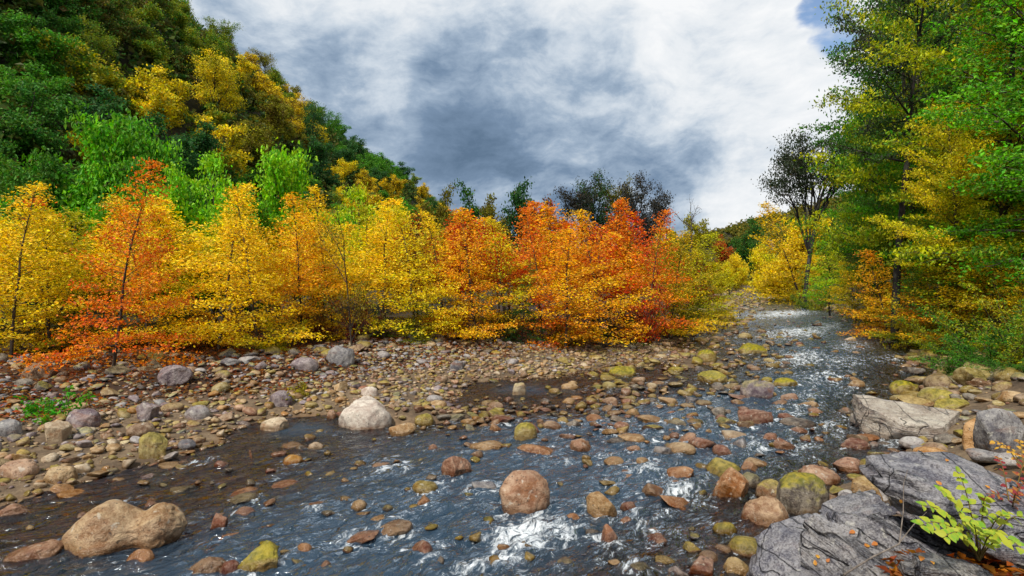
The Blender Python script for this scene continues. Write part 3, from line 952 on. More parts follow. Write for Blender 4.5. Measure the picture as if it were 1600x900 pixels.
def place_stones():
    rs = np.random.RandomState(5)
    A = np.array([(s[0], s[1], s[2], s[4]) for s in STONES])
    g = ground_z(A[:, 0], A[:, 1])
    flat = rs.uniform(.28, .68, len(A))
    asp = rs.uniform(.65, 1.0, len(A))
    yaw = rs.uniform(0, 6.28, len(A))
    lift = A[:, 3]
    z = g + A[:, 2] * flat * .45
    emer = lift > 0
    z = np.where(emer, np.maximum(z, -A[:, 2] * flat * .15 + lift * .6), z)
    px, py, dep = to_px(A[:, 0], A[:, 1], z)
    size = A[:, 2] / np.maximum(dep, .5) * F_PX
    vis = (px > -10) & (px < 1610) & (py < 905) & (A[:, 1] > 1) & (z + A[:, 2] * flat > 0.01)
    order = np.argsort(-size * vis)
    chosen = order[:205]
    isobj = np.zeros(len(A), bool)
    isobj[chosen] = True
    marks = {}
    for hx, hy, hr, lb in HERO:
        marks.setdefault(lb, []).append((hx, hy))
    SHORT = [(lb, np.mean(p, 0)) for lb, p in marks.items()]
    used = {}
    dirs = [('right of', (1, 0)), ('left of', (-1, 0)), ('beyond', (0, 1)), ('in front of', (0, -1))]
    for n, i in enumerate(chosen):
        x, y, r, _ = A[i]
        tint = STONES[i][3]
        kd = 'flat' if flat[i] < .42 else ('angular' if rs.rand() < .6 else 'round')
        o = obj('cobble', rock_variant(kd, n % 8), loc=(x, y, z[i]), rot=(rs.uniform(-.2, .2), rs.uniform(-.2, .2), yaw[i]), scale=(r, r * asp[i], r * flat[i]),
                color=np.array(TINT[tint]) * rs.uniform(.8, 1.15), moss=float(rs.choice([0, 0, .2, .6]) if tint in ('olive', 'brown', 'dark') else 0),
                category='stone', group='loose stones of the river bar and riffles')
        near = sorted(SHORT, key=lambda s: (s[1][0] - x) ** 2 + (s[1][1] - y) ** 2)
        shape = dict(flat='flat', angular='angular', round='rounded')[kd]
        sz = 'small' if r < .10 else ('medium' if r < .16 else 'large')
        for k in range(14):
            lb, c = near[k]
            v = np.array([x - c[0], y - c[1]])
            rel = max(dirs, key=lambda d: d[1][0] * v[0] + d[1][1] * v[1])[0]
            text = f"{sz} {shape} {WORD[tint]} stone {rel} the {lb}"
            w = text.split()
            if len(w) > 16:
                text = ' '.join(w[:16])
                while text.split()[-1] in ('the', 'a', 'of', 'in', 'with', 'and', 'on', 'at', 'by', 'its', 'behind', 'beside', 'left', 'right', 'just', 'one', 'dark', 'between', 'to', 'under', 'from', 'above', 'white', 'below', 'green', 'tan', 'long', 'that', 'red', 'grey', 'yellow', 'near', 'rounded', 'cobble', 'big', 'pale', 'purple', 'orange', 'blocky', 'angular', 'flat', 'brown', 'mossy'):
                    text = ' '.join(text.split()[:-1])
            if text not in used:
                break
        used[text] = 1
        o['label'] = text
        if lift[i] > 0 and z[i] < .2:
            ROCK_WAKES.append((x, y, r))
    # the remaining cobbles: one mass
    v0, f0 = ico(2)
    shapes = [rock_shape(300 + k, 2, 10, (.42, .82), .09, 1.6, .97)[0] for k in range(16)]
    vs, fs, tint = [], [], []
    cnt = 0
    for i in np.where(~isobj)[0]:
        x, y, r, _ = A[i]
        v = shapes[rs.randint(16)] * (r, r * asp[i], r * flat[i])
        c, s = math.cos(yaw[i]), math.sin(yaw[i])
        tl = rs.uniform(-.25, .25)
        v = np.stack([v[:, 0] * c - v[:, 1] * s, v[:, 0] * s + v[:, 1] * c, v[:, 2] + v[:, 0] * tl], 1) + (x, y, z[i])
        vs.append(v)
        fs.append(f0 + cnt * len(v0))
        tint.append(np.repeat([np.array(TINT[STONES[i][3]]) * rs.uniform(.75, 1.2)], len(v0), 0))
        cnt += 1
    me = mesh_np('cobbles', np.concatenate(vs), np.concatenate(fs), M_COBBLE, True, {'tint': np.concatenate(tint)})
    obj('cobbles', me, kind='stuff', label='mass of small cobbles covering the river bar, bed and shores')
    # gravel between them
    n = 7500
    y = 3.4 + 16 * rs.rand(n) ** 1.5
    x = xl(y) - rs.uniform(-1.6, 4.6, n)
    k = rs.rand(n) < .12
    x = np.where(k, xr(y) + rs.uniform(-.8, 1.5, n), x)
    r = rs.uniform(.014, .045, n) * np.clip(y / 9, .7, 1.8)
    z = ground_z(x, y) + r * .2
    v1, f1 = ico(1)
    sh = np.stack([rock_shape(600 + j, 1, 4, (.6, .9), .1)[0] for j in range(16)])
    w = sh[rs.randint(16, size=n)]
    ya = rs.uniform(0, 6.28, n)
    c, s = np.cos(ya)[:, None], np.sin(ya)[:, None]
    w = np.stack([w[:, :, 0] * c - w[:, :, 1] * s * .75, w[:, :, 0] * s + w[:, :, 1] * c * .75, w[:, :, 2] * .6], 2) * r[:, None, None] + np.stack([x, y, z], 1)[:, None]
    names = ['tan', 'tan', 'pale', 'pink', 'olive', 'brown', 'grey', 'purple', 'red', 'brown', 'dark']
    tc = np.array([TINT[k] for k in names])[rs.randint(len(names), size=n)] * rs.uniform(.7, 1.15, (n, 1))
    me = mesh_np('gravel', w.reshape(-1, 3), (f1[None] + np.arange(n)[:, None, None] * len(v1)).reshape(-1, 3), M_COBBLE, True, {'tint': np.repeat(tc, len(v1), 0)})
    obj('gravel', me, kind='stuff', label='fine gravel filling the gaps of the river bar')


place_stones()
build_water()
print('rocks+water', round(time.time() - T0, 1))

# ------------------------------------------------------------------ vegetation
def nrm(v):
    return v / (np.linalg.norm(v) + 1e-9)


class Plant:
    def __init__(s, seed):
        s.rs = np.random.RandomState(seed)
        s.tv, s.tf, s.nv = [], [], 0
        s.anch, s.adir = [], []

    def tube(s, pts, r0, r1, sides=5, power=1.0):
        pts = np.asarray(pts)
        n = len(pts)
        tan = np.gradient(pts, axis=0)
        tan /= np.linalg.norm(tan, axis=1)[:, None] + 1e-9
        ref = np.array([1, 0, 0]) if abs(tan[0][0]) < .8 else np.array([0, 1, 0])
        u = np.cross(tan, ref)
        u /= np.linalg.norm(u, axis=1)[:, None] + 1e-9
        w = np.cross(tan, u)
        a = np.arange(sides) * 2 * math.pi / sides
        rr = (r0 + (r1 - r0) * np.linspace(0, 1, n) ** power)[:, None, None]
        ring = pts[:, None] + rr * (u[:, None] * np.cos(a)[None, :, None] + w[:, None] * np.sin(a)[None, :, None])
        i = np.arange(n * sides).reshape(n, sides)
        j = np.roll(i, -1, 1)
        s.tf.append(np.stack([i[:-1].ravel(), j[:-1].ravel(), j[1:].ravel(), i[1:].ravel()], 1) + s.nv)
        s.tv.append(ring.reshape(-1, 3))
        s.nv += n * sides

    def path(s, p, d, length, n, curve=(0, 0, 0), jit=.1):
        pts = [np.array(p, float)]
        d = nrm(np.array(d, float))
        for k in range(n):
            d = nrm(d + np.array(curve) / n + s.rs.normal(size=3) * jit / math.sqrt(n))
            pts.append(pts[-1] + d * length / n)
        return np.array(pts), d

    def leaves(s, k, sig, size, up=.6, aspect=.55, keep=1.0):
        A = np.repeat(np.array(s.anch), k, 0)
        if keep < 1:
            A = A[s.rs.rand(len(A)) < keep]
        n = len(A)
        rs = s.rs
        P = A + rs.normal(size=(n, 3)) * np.array(sig)
        nor = rs.normal(size=(n, 3)) * (1 - up) + np.array([0, 0, 1]) * up
        nor /= np.linalg.norm(nor, axis=1)[:, None]
        t = rs.normal(size=(n, 3))
        t -= (t * nor).sum(1)[:, None] * nor
        t /= np.linalg.norm(t, axis=1)[:, None]
        b = np.cross(nor, t)
        L = (size * rs.uniform(.65, 1.35, n))[:, None]
        W = L * aspect
        v = np.stack([P - t * L * .5, P + b * W * .5 + nor * W * .18, P + t * L * .5 - nor * L * .1, P - b * W * .5 + nor * W * .18], 1)
        f = np.array([[0, 1, 2], [0, 2, 3]])
        return v.reshape(-1, 3), (f[None] + 4 * np.arange(n)[:, None, None]).reshape(-1, 3)


def layered(seed, H=4.0, spread=1.1, nb=48, start=.05, leaf=.078, k=3, twig=.07, trunk_r=.028, sig=(.05, .05, .022), bot=8, top=58, keep=1.0, up=.55, base_in=.55, lean=.03, droop=-.12, pw=.62, lv=(.62, 1.22)):
    """slender tree with one leader and level sprays of small leaves (beech, birch, hornbeam saplings; scaled up, the forest edge)"""
    P = Plant(seed)
    rs = P.rs
    tr, _ = P.path((0, 0, -.15), (rs.normal() * lean, rs.normal() * lean, 1), H + .15, 12, jit=.11)
    P.tube(tr, trunk_r, trunk_r * .12, 7)
    az = rs.rand() * 6
    for b in range(nb):
        t = start + (.985 - start) * ((b + rs.rand() * .8) / nb)
        az += 2.4 + rs.normal() * .5
        q = t * 12
        i = min(int(q), 11)
        p = tr[i] + (tr[i + 1] - tr[i]) * (q - i)
        L = spread * (1 - t) ** pw * min(1, base_in + t * 2.2) * rs.uniform(*lv) + .05 * spread
        el = R(bot + (top - bot) * t ** 1.3 + rs.normal() * 9)
        d = np.array([math.cos(az) * math.cos(el), math.sin(az) * math.cos(el), math.sin(el)])
        pts, _ = P.path(p, d, L, 5, (0, 0, droop + .2 * t), .16)
        P.tube(pts, trunk_r * .34 * (1 - t * .6), trunk_r * .05, 4)
        m = max(3, int(L / (twig * 1.5)))
        for j in range(m):
            f = .15 + .85 * (j + .5) / m
            qq = f * 5
            ii = min(int(qq), 4)
            bp = pts[ii] + (pts[ii + 1] - pts[ii]) * (qq - ii)
            sd_ = 1 if j % 2 else -1
            bd = nrm(pts[ii + 1] - pts[ii])
            side = nrm(np.cross(bd, (0, 0, 1))) * sd_
            tl = (.46 * L * (1 - .62 * f) + twig * 1.4) * rs.uniform(.6, 1.2)
            td = nrm(bd * .7 + side + np.array([0, 0, rs.normal() * .16 + .04]))
            e = bp + td * tl + np.array([0, 0, -.06 * tl])
            if tl > twig * 2.4:
                P.tube(np.array([bp, e]), trunk_r * .07, trunk_r * .03, 3)
            na = max(2, int(tl / twig))
            for a in range(na):
                P.anch.append(bp + (e - bp) * (a + 1) / na)
    for a in range(6):
        P.anch.append(tr[-1] + rs.normal(size=3) * .04 * H / 4)
    lv, lf = P.leaves(k, sig, leaf, up, keep=keep)
    return P, lv, lf


def broad(seed, H=8.0, spread=.5, leaf=.22, k=24, sig=.34, trunk_r=.14, fork=.32, limbs=6, rise=.75, keep=1.0, up=.45, lvl2=6, lvl3=4, sparse=False, el=(22, 58), leadk=.72, zmin=0):
    """round crowned broadleaf: trunk that forks into limbs, branches and leafy twigs"""
    P = Plant(seed)
    rs = P.rs
    tr, d = P.path((0, 0, -.4), (rs.normal() * .06, rs.normal() * .06, 1), H * fork + .4, 5, jit=.10)
    P.tube(tr, trunk_r, trunk_r * .7, 7)
    lead, _ = P.path(tr[-1], d, H * (1 - fork) * leadk, 6, jit=.22)
    P.tube(lead, trunk_r * .7, trunk_r * .12, 6)
    az = rs.rand() * 6
    lim = [lead]
    for b in range(limbs):
        az += 2.4 + rs.normal() * .35
        t = rs.uniform(.55, 1.0)
        base = tr[min(int(t * 5), 4)] if b % 2 else lead[rs.randint(0, 4)]
        e_ = R(rs.uniform(*el))
        dd = np.array([math.cos(az) * math.cos(e_), math.sin(az) * math.cos(e_), math.sin(e_)])
        L = H * spread * rs.uniform(.75, 1.2)
        pts, _ = P.path(base, dd, L, 6, (0, 0, .35), .25)
        P.tube(pts, trunk_r * .42, trunk_r * .08, 5)
        lim.append(pts)
    for pts in lim:
        nn = len(pts) - 1
        for j in range(lvl2):
            f = .28 + .72 * (j + rs.rand() * .6) / lvl2
            q = min(f, .99) * nn
            i = int(q)
            p = pts[i] + (pts[i + 1] - pts[i]) * (q - i)
            dd = nrm(nrm(pts[i + 1] - pts[i]) * .55 + rs.normal(size=3) * (.75, .75, .45) + (0, 0, .2))
            L = H * spread * .48 * rs.uniform(.6, 1.2) * (1.15 - .5 * f)
            q2, _ = P.path(p, dd, L, 4, (0, 0, .15), .3)
            P.tube(q2, trunk_r * .15, trunk_r * .04, 4)
            for m in range(lvl3):
                w = q2[1 + m % 4]
                e = w + nrm(rs.normal(size=3) * (1, 1, .6) + (0, 0, .15)) * L * .42 * rs.uniform(.5, 1.1)
                if m % 2 == 0 or sparse:
                    P.tube(np.array([w, e]), trunk_r * .06, trunk_r * .025, 3)
                P.anch.append(e)
            P.anch.append(q2[-1])
    if zmin:
        P.anch = [a for a in P.anch if a[2] > zmin * H]
    lv, lf = P.leaves(k, (sig, sig, sig * .55), leaf, up, .62, keep)
    return P, lv, lf


def umbrella(seed, H=9.5, Rx=4.2):
    """open flat-topped crown: a leaning trunk that forks into limbs reaching up to a shallow dome"""
    P = Plant(seed)
    rs = P.rs
    tr, d = P.path((0, 0, -.4), (-.16, 0, 1), H * .5 + .4, 6, jit=.10)
    P.tube(tr, .21, .15, 8)
    for k in range(8):
        a0 = k * 2.4 + rs.normal() * .25
        r0 = rs.uniform(.34, .55) if k else .05
        st = tr[-1] if k % 3 else tr[4]
        fork = np.array([tr[-1][0] + math.cos(a0) * r0 * Rx, math.sin(a0) * r0 * Rx, H * rs.uniform(.64, .74)])
        ctl = st + (fork - st) * .5 + rs.normal(size=3) * .25 + (0, 0, .2)
        ts = np.linspace(0, 1, 7)[:, None]
        limb = (1 - ts) ** 2 * st + 2 * ts * (1 - ts) * ctl + ts ** 2 * fork + rs.normal(size=(7, 3)) * .07 * ts
        P.tube(limb, .11, .05, 6)
        for m in range(5):
            b = limb[3 + m % 4]
            a1 = a0 + rs.normal() * .7
            rho = min(1.05, r0 + rs.uniform(.12, .58))
            end = np.array([tr[-1][0] + math.cos(a1) * rho * Rx, math.sin(a1) * rho * Rx, H * (.72 + .25 * (1 - rho ** 2)) + rs.normal() * .3])
            c2 = b + (end - b) * .5 + rs.normal(size=3) * .35
            br = (1 - ts) ** 2 * b + 2 * ts * (1 - ts) * c2 + ts ** 2 * end + rs.normal(size=(7, 3)) * .06 * ts
            P.tube(br, .045, .012, 4)
            for q in range(6):
                w = br[3 + q % 4]
                e = w + rs.normal(size=3) * (.6, .6, .2) + (0, 0, .12)
                P.tube(np.array([w, e]), .013, .005, 3)
                P.anch.append(e)
            P.anch.append(end)
    lv, lf = P.leaves(52, (.38, .38, .11), .15, .5, .62)
    return P, lv, lf


def bush(seed, H=2.0, W=1.3, stems=16, leaf=.075, k=4, sig=.07, twig=.12, up=.4):
    P = Plant(seed)
    rs = P.rs
    for s_ in range(stems):
        az = rs.rand() * 6.28
        el = R(rs.uniform(25, 85))
        d = np.array([math.cos(az) * math.cos(el), math.sin(az) * math.cos(el), math.sin(el)])
        L = (H * math.sin(el) + W * math.cos(el)) * rs.uniform(.65, 1.05)
        pts, _ = P.path((rs.normal() * .12, rs.normal() * .12, -.1), d, L, 7, (0, 0, -.35), .3)
        P.tube(pts, .014 * H / 2, .003, 4)
        for j in range(int(L / twig * 1.3)):
            f = rs.uniform(.12, 1) * 6.99
            i = int(f)
            p = pts[i] + (pts[i + 1] - pts[i]) * (f - i)
            e = p + nrm(rs.normal(size=3) * (1, 1, .5) + (0, 0, .12)) * rs.uniform(.1, .42) * H * .35
            P.tube(np.array([p, e]), .004, .0015, 3)
            for a in (.4, .7, 1.0):
                P.anch.append(p + (e - p) * a)
    lv, lf = P.leaves(k, (sig, sig, sig * .6), leaf, up)
    return P, lv, lf


KIND = {}
SIZE = {}


def tree_kind(key, gens):
    out = []
    for P, lv, lf in gens:
        out.append((mesh_np('trunk', np.concatenate(P.tv), np.concatenate(P.tf), M_BARK), mesh_np('crown', lv, lf, M_LEAF, False)))
    KIND[key] = out
    SIZE[key] = []
    for P, lv, lf in gens:
        z = np.percentile(lv[:, 2], 99.2)
        q = lv[lv[:, 2] > z * .25] if len(lv) else lv
        SIZE[key].append((z, np.percentile(np.abs(q[:, 0]), 96) + np.percentile(np.abs(q[:, 1]), 96)))


tree_kind('sapling', [layered(10 + i, H=4.0, spread=[1.1, 1.25, .95, 1.15, 1.3, 1.05][i], nb=[46, 50, 42, 48, 42, 50][i], lean=.07, leaf=.056, k=7, sig=(.065, .065, .05), up=.32,
    base_in=[.45, .7, .4, .6, .5, .8][i], pw=[.7, .95, .6, .8, 1.1, .7][i], top=[66, 60, 70, 64, 58, 68][i], bot=[14, 6, 20, 10, 4, 12][i], start=[.16, .05, .22, .08, .12, .05][i]) for i in range(6)])
tree_kind('highsapling', [layered(20 + i, H=4.0, spread=[1.2, 1.35, 1.05, 1.3][i], nb=[42, 44, 38, 42][i], lean=.07, leaf=.07, k=5, sig=(.065, .065, .05), up=.32,
    base_in=.9, pw=[.7, .9, .6, .8][i], top=66, bot=18, start=[.34, .40, .30, .44][i]) for i in range(4)])
tree_kind('thin', [broad(30 + i, H=4.6, spread=.24, leaf=.06, k=[5, 12][i], sig=.10, fork=.10, limbs=9, trunk_r=.034, sparse=True, el=(55, 80), leadk=.85) for i in range(2)])
tree_kind('edge', [layered(40 + i, H=11.0, spread=[3.3, 3.0, 3.7][i], nb=[40, 46, 38][i], start=.12, leaf=.105, k=14, twig=.15, trunk_r=.13, sig=(.17, .17, .07), bot=0, top=62, base_in=.7, pw=.36, lv=(.35, 1.35), up=.4, lean=.08) for i in range(3)])
tree_kind('edgemid', [layered(49, H=11.0, spread=3.5, nb=36, start=.30, leaf=.10, k=15, twig=.15, trunk_r=.12, sig=(.17, .17, .06), bot=-4, top=58, base_in=.8, pw=.40, lv=(.4, 1.3), up=.45, lean=.06)])
tree_kind('edgehigh', [layered(47, H=11.0, spread=3.8, nb=30, pw=.4, lv=(.4, 1.3), start=.46, leaf=.10, k=11, twig=.15, trunk_r=.15, sig=(.14, .14, .045), bot=0, top=45, base_in=.9)])
tree_kind('hill', [broad(60 + i, H=8.5, spread=[.36, .40, .34, .38, .42][i], leaf=.25, k=34, sig=.33, fork=.16, limbs=8) for i in range(5)])
tree_kind('wood', [broad(70 + i, H=8.5, spread=[.38, .42][i], leaf=.095, k=74, sig=.30, fork=.2, limbs=8) for i in range(2)])
tree_kind('lime', [broad(80 + i, H=6.0, spread=.33, leaf=.15, k=34, sig=.24, fork=.10, limbs=10, trunk_r=.10, up=.35) for i in range(3)])
tree_kind('airy', [broad(90 + i, H=10.0, spread=.36, leaf=.19, k=24, sig=.36, fork=.34, limbs=8, trunk_r=.2, sparse=True, lvl3=5) for i in range(2)])
tree_kind('umbrella', [umbrella(96)])
tree_kind('snag', [broad(99, H=9.0, spread=.25, leaf=.12, k=2, sig=.3, fork=.5, limbs=5, trunk_r=.16, sparse=True, keep=.25)])
tree_kind('bush', [bush(110 + i) for i in range(3)])
tree_kind('hemlock', [layered(120, H=3.0, spread=1.0, nb=60, start=.02, leaf=.05, k=5, twig=.06, trunk_r=.03, sig=(.045, .045, .018), bot=-6, top=45, base_in=.9, droop=-.3)])
print('tree meshes', round(time.time() - T0, 1))

C = dict(yellow=(.95, .74, .03), gold=(.93, .62, .02), orange=(.88, .36, .015), red=(.78, .16, .012), brick=(.66, .10, .012), olive=(.42, .38, .012), ygreen=(.62, .62, .015),
         lime=(.20, .56, .02), lime2=(.36, .64, .02), green=(.08, .25, .016), dgreen=(.035, .12, .017), dgreen2=(.07, .19, .02), teal=(.035, .11, .035), brown=(.21, .13, .014),
         umber=(.13, .095, .014), mustard=(.78, .60, .015), khaki=(.25, .255, .016), maroon=(.22, .012, .012), black=(.022, .024, .016), smoke=(.05, .05, .04))
BARKC = (.085, .065, .05)


def tree(kind, var, x, y, scale, c1, c2, label, group, name='tree', category='tree', wide=1.0, yaw=None, rs=None, bark=BARKC, tilt=(0, 0), zoff=0.0):
    tm, cm = KIND[kind][var % len(KIND[kind])]
    e = obj(name, None, loc=(x, y, gz(x, y) + zoff), rot=(tilt[0], tilt[1], yaw if yaw is not None else (x * 12.9 + y * 7.3) % 6.28), scale=(scale * wide, scale * wide, scale), label=label, category=category, group=group)
    obj('trunk' if name not in ('shrub', 'bush') else 'stem', tm, e, color=bark)
    cr = obj('crown' if name not in ('shrub', 'bush') else 'foliage', cm, e, color=C.get(c1, c1) if isinstance(c1, str) else c1)
    cr['col2'] = [float(v) for v in (C[c2] if isinstance(c2, str) else c2)]
    return e


def tree_at(kind, var, px, top, y, c1, c2, label, group, width=None, **kw):
    """a tree that stands at depth y (m) under pixel column px and reaches pixel row top"""
    q = at_depth(px, top, y)
    h = q[2] - gz(q[0], y)
    hh, ww = SIZE[kind][var % len(SIZE[kind])]
    s = h / hh
    if width is not None:
        kw['wide'] = float(np.clip(width * y / F_PX / (ww * s), .55, 1.9))
    return tree(kind, var, q[0], y, s, c1, c2, label, group, **kw)


G_FRONT = 'autumn saplings along the left bank'
FRONT = [  # px, top py, depth, c1, c2, width px, variant, kind, label
    (12, 285, 10.6, 'yellow', 'gold', 170, 0, 'sapling', 'tall yellow sapling at the outer end of the left bank'),
    (75, 330, 11.6, 'yellow', 'ygreen', 150, 2, 'sapling', 'yellow and lime sapling behind the orange red tree'),
    (172, 262, 10.2, 'red', 'orange', 185, 1, 'sapling', 'tall orange red tree with its lowest leaves over the stones'),
    (235, 318, 12.2, 'orange', 'yellow', 150, 3, 'sapling', 'orange and yellow sapling just behind the orange red tree'),
    (338, 282, 12.6, 'yellow', 'gold', 190, 4, 'sapling', 'broad golden yellow tree right of the orange red one'),
    (402, 305, 12.8, 'gold', 'yellow', 150, 5, 'sapling', 'golden tree with darker orange lower branches'),
    (470, 312, 14.0, 'orange', 'gold', 130, 0, 'sapling', 'orange topped tree left of the bare grey trunk'),
    (520, 305, 15.2, 'gold', 'yellow', 120, 1, 'sapling', 'yellow and orange tree behind the bare grey trunk'),
    (550, 330, 13.6, 'brown', 'khaki', 110, 0, 'thin', 'nearly leafless tree with a dark bare trunk over the blue grey boulder'),
    (600, 325, 15.0, 'gold', 'yellow', 120, 2, 'sapling', 'yellow sapling right of the leafless tree'),
    (652, 322, 14.8, 'yellow', 'ygreen', 140, 3, 'sapling', 'bright lemon yellow tree in the middle of the bank'),
    (700, 335, 15.6, 'yellow', 'gold', 110, 4, 'sapling', 'yellow tree between the lemon yellow and the orange one'),
    (745, 330, 15.4, 'orange', 'gold', 120, 5, 'sapling', 'orange tree with yellow lower half right of the yellow ones'),
    (790, 345, 16.2, 'ygreen', 'gold', 110, 0, 'sapling', 'olive and gold sapling beside the small green conifer'),
    (850, 322, 16.8, 'red', 'orange', 130, 1, 'sapling', 'red topped tree with gold lower branches by the inner bend'),
    (885, 360, 15.8, 'gold', 'orange', 140, 2, 'sapling', 'golden orange tree leaning over the upper bar'),
    (945, 330, 16.8, 'orange', 'gold', 150, 3, 'sapling', 'wide orange tree nearest the river bend'),
    (1005, 330, 19.0, 'red', 'orange', 130, 4, 'sapling', 'orange red tree behind the wide orange one at the bend'),
    (1045, 365, 20.5, 'olive', 'gold', 110, 5, 'sapling', 'olive yellow tree downstream of the dark red shrub'),
    (1085, 368, 23.5, 'ygreen', 'olive', 110, 0, 'sapling', 'yellow green tree at the end of the left bank row'),
    (1112, 395, 28, 'olive', 'gold', 80, 1, 'sapling', 'last small olive tree where the left bank meets the river'),
]
for px, top, y, c1, c2, w, var, kd, label in FRONT:
    tree_at(kd, var, px, top, y, c1, c2, label, G_FRONT, w * .86, name='sapling_tree')
rs = np.random.RandomState(3)
# the second and third rows, seen between the first
pal = [('yellow', 'gold'), ('gold', 'yellow'), ('orange', 'gold'), ('red', 'orange'), ('ygreen', 'yellow'), ('gold', 'orange')]
PW = dict(yellow='yellow', gold='golden', orange='orange', red='red', ygreen='yellow green', olive='olive', mustard='mustard', brick='brick red')
nb = 0
usedl = set()
for row, (y0, tops) in enumerate(((2.2, 345), (4.6, 338), (8.0, 332))):
    for px in np.arange(-230, 1090, [52, 56, 60][row]):
        p = px + rs.uniform(-16, 16)
        base_y = np.interp(p, [0, 170, 340, 550, 850, 950, 1080], [10.6, 10.6, 12.6, 14, 16.3, 17, 23])
        y = base_y + y0 + rs.uniform(-.6, .6)
        if p > 690:
            cs = [('red', 'orange'), ('orange', 'gold'), ('red', 'brick'), ('orange', 'red'), ('gold', 'orange')][rs.randint(5)]
        elif p > 420:
            cs = [('yellow', 'gold'), ('gold', 'yellow'), ('yellow', 'ygreen'), ('orange', 'gold')][rs.randint(4)]
        else:
            cs = pal[rs.randint(6)] if p > 250 or rs.rand() < .5 else ('yellow', 'gold')
            if 90 < p < 430 and cs[0] in ('red', 'orange'):
                cs = ('gold', 'yellow')
        if rs.rand() < .28:
            cs = [('olive', 'gold'), ('mustard', 'khaki'), ('ygreen', 'olive'), ('brick', 'umber')][rs.randint(4 if p > 430 else 3)]
        t = tops + rs.uniform(-26, 40)
        if p > 1000:
            t += 30
        near = min(FRONT, key=lambda q: abs(q[0] - p))
        lab = f"{PW[cs[0]]} sapling in the {['second', 'third', 'back'][row]} row behind the {near[8]}"
        lab = ' '.join(lab.split()[:16])
        while lab.split()[-1] in ('the', 'of', 'a', 'with', 'its', 'and', 'right', 'left', 'just', 'over', 'by', 'where', 'between', 'behind', 'dark', 'lower', 'in', 'at', 'blue', 'orange', 'lowest', 'darker'):
            lab = ' '.join(lab.split()[:-1])
        if lab in usedl:
            lab = lab.replace('sapling', rs.choice(['slim sapling', 'taller sapling', 'shorter sapling', 'thin sapling']), 1)
            lab = ' '.join(lab.split()[:16])
        usedl.add(lab)
        tree_at('highsapling', rs.randint(4), p, t, y, cs[0], cs[1], lab, G_FRONT, rs.uniform(95, 140) * (12 / base_y) ** .4, name='sapling_tree')
# low growth at the feet of the row
G_LOW = 'shrubs at the foot of the left bank trees'
LOW = [(648, 478, 14.6, 'dgreen2', 'olive', 'hemlock', 90, 'dark green conifer sapling under the lemon yellow tree'), (815, 415, 16.4, 'green', 'teal', 'hemlock', 46, 'small bright green conifer among the orange trees'),
       (1003, 425, 18.8, 'maroon', 'brick', 'bush', 70, 'dark red shrub at the right end of the orange trees'), (560, 470, 14.4, 'maroon', 'smoke', 'bush', 80, 'sparse dark red shrub behind the leafless tree'),
       (505, 470, 14.2, 'brown', 'maroon', 'bush', 90, 'brownish shrub left of the leafless tree'), (430, 490, 12.9, 'ygreen', 'olive', 'bush', 80, 'yellow green shrub under the golden tree'),
       (275, 470, 13.2, 'umber', 'olive', 'bush', 110, 'dull brown shrub between the orange red and the golden yellow tree'), (1060, 440, 21.5, 'olive', 'dgreen2', 'bush', 110, 'olive shrub below the olive yellow tree'),
       (1120, 460, 30, 'mustard', 'brown', 'bush', 90, 'mustard brown shrub on the far corner of the left bank'), (60, 470, 11.6, 'olive', 'gold', 'bush', 140, 'olive gold shrub under the leftmost trees'),
       (720, 470, 15.8, 'orange', 'umber', 'bush', 100, 'orange brown shrub under the yellow trees'), (880, 470, 16.6, 'umber', 'gold', 'bush', 100, 'umber shrub under the golden orange tree'),
       (350, 480, 13.2, 'orange', 'brown', 'bush', 100, 'rusty shrub under the broad golden yellow tree'),
       (110, 450, 12.6, 'dgreen', 'umber', 'bush', 130, 'dark green shrub in the shade left of the orange red tree'), (300, 455, 14.6, 'dgreen', 'dgreen2', 'hemlock', 80, 'dark young conifer between the orange red and golden trees'),
       (590, 490, 15.4, 'dgreen2', 'olive', 'bush', 90, 'green shrub right of the leafless tree'), (770, 475, 16.6, 'dgreen', 'olive', 'bush', 90, 'dark green shrub under the orange tree by the small conifer'),
       (460, 465, 15.6, 'dgreen', 'umber', 'bush', 110, 'dark shrub in the gap left of the orange topped tree'), (930, 470, 18.4, 'umber', 'dgreen', 'bush', 110, 'dark brown shrub under the wide orange tree'),
       (690, 465, 17.2, 'dgreen2', 'umber', 'hemlock', 70, 'shaded conifer behind the yellow trees in the middle'), (20, 455, 12.4, 'dgreen', 'umber', 'bush', 120, 'dark shrub behind the tall outer yellow sapling')]
for i, (px, top, y, c1, c2, kd, w, label) in enumerate(LOW):
    tree_at(kd, i, px, top, y, c1, c2, label, G_LOW, w, name='shrub', category='shrub')

# lime green trees behind the saplings
G_LIME = 'lime green trees behind the autumn saplings'
LIME = [(122, 172, 22, 'green', 'lime', 130, 'tall bright green bushy tree above the orange red sapling'), (60, 245, 21, 'green', 'dgreen2', 110, 'darker green tree left of the tall bright green one'),
        (205, 262, 19, 'lime', 'green', 90, 'lime green tree between the tall green one and the round one'), (272, 226, 24, 'green', 'lime', 95, 'mid green tree rising behind the lime green ones'),
        (262, 270, 18.5, 'lime', 'lime2', 90, 'pale lime tree left of the golden yellow sapling'), (335, 252, 20, 'lime2', 'lime', 95, 'yellowish lime tree above the golden yellow sapling'),
        (432, 250, 22, 'lime', 'lime2', 86, 'neat lime green cone shaped tree standing apart'), (385, 300, 20, 'green', 'lime', 80, 'small green tree left of the lime cone'),
        (560, 300, 26, 'lime2', 'ygreen', 90, 'lime tree behind the yellow tree in the middle'), (500, 330, 24, 'ygreen', 'lime', 80, 'yellow lime tree right of the lime cone'),
        (622, 318, 30, 'green', 'lime', 70, 'small green tree at the right end of the lime ones'), (10, 320, 18, 'green', 'lime', 110, 'green tree at the outer end behind the yellow sapling')]
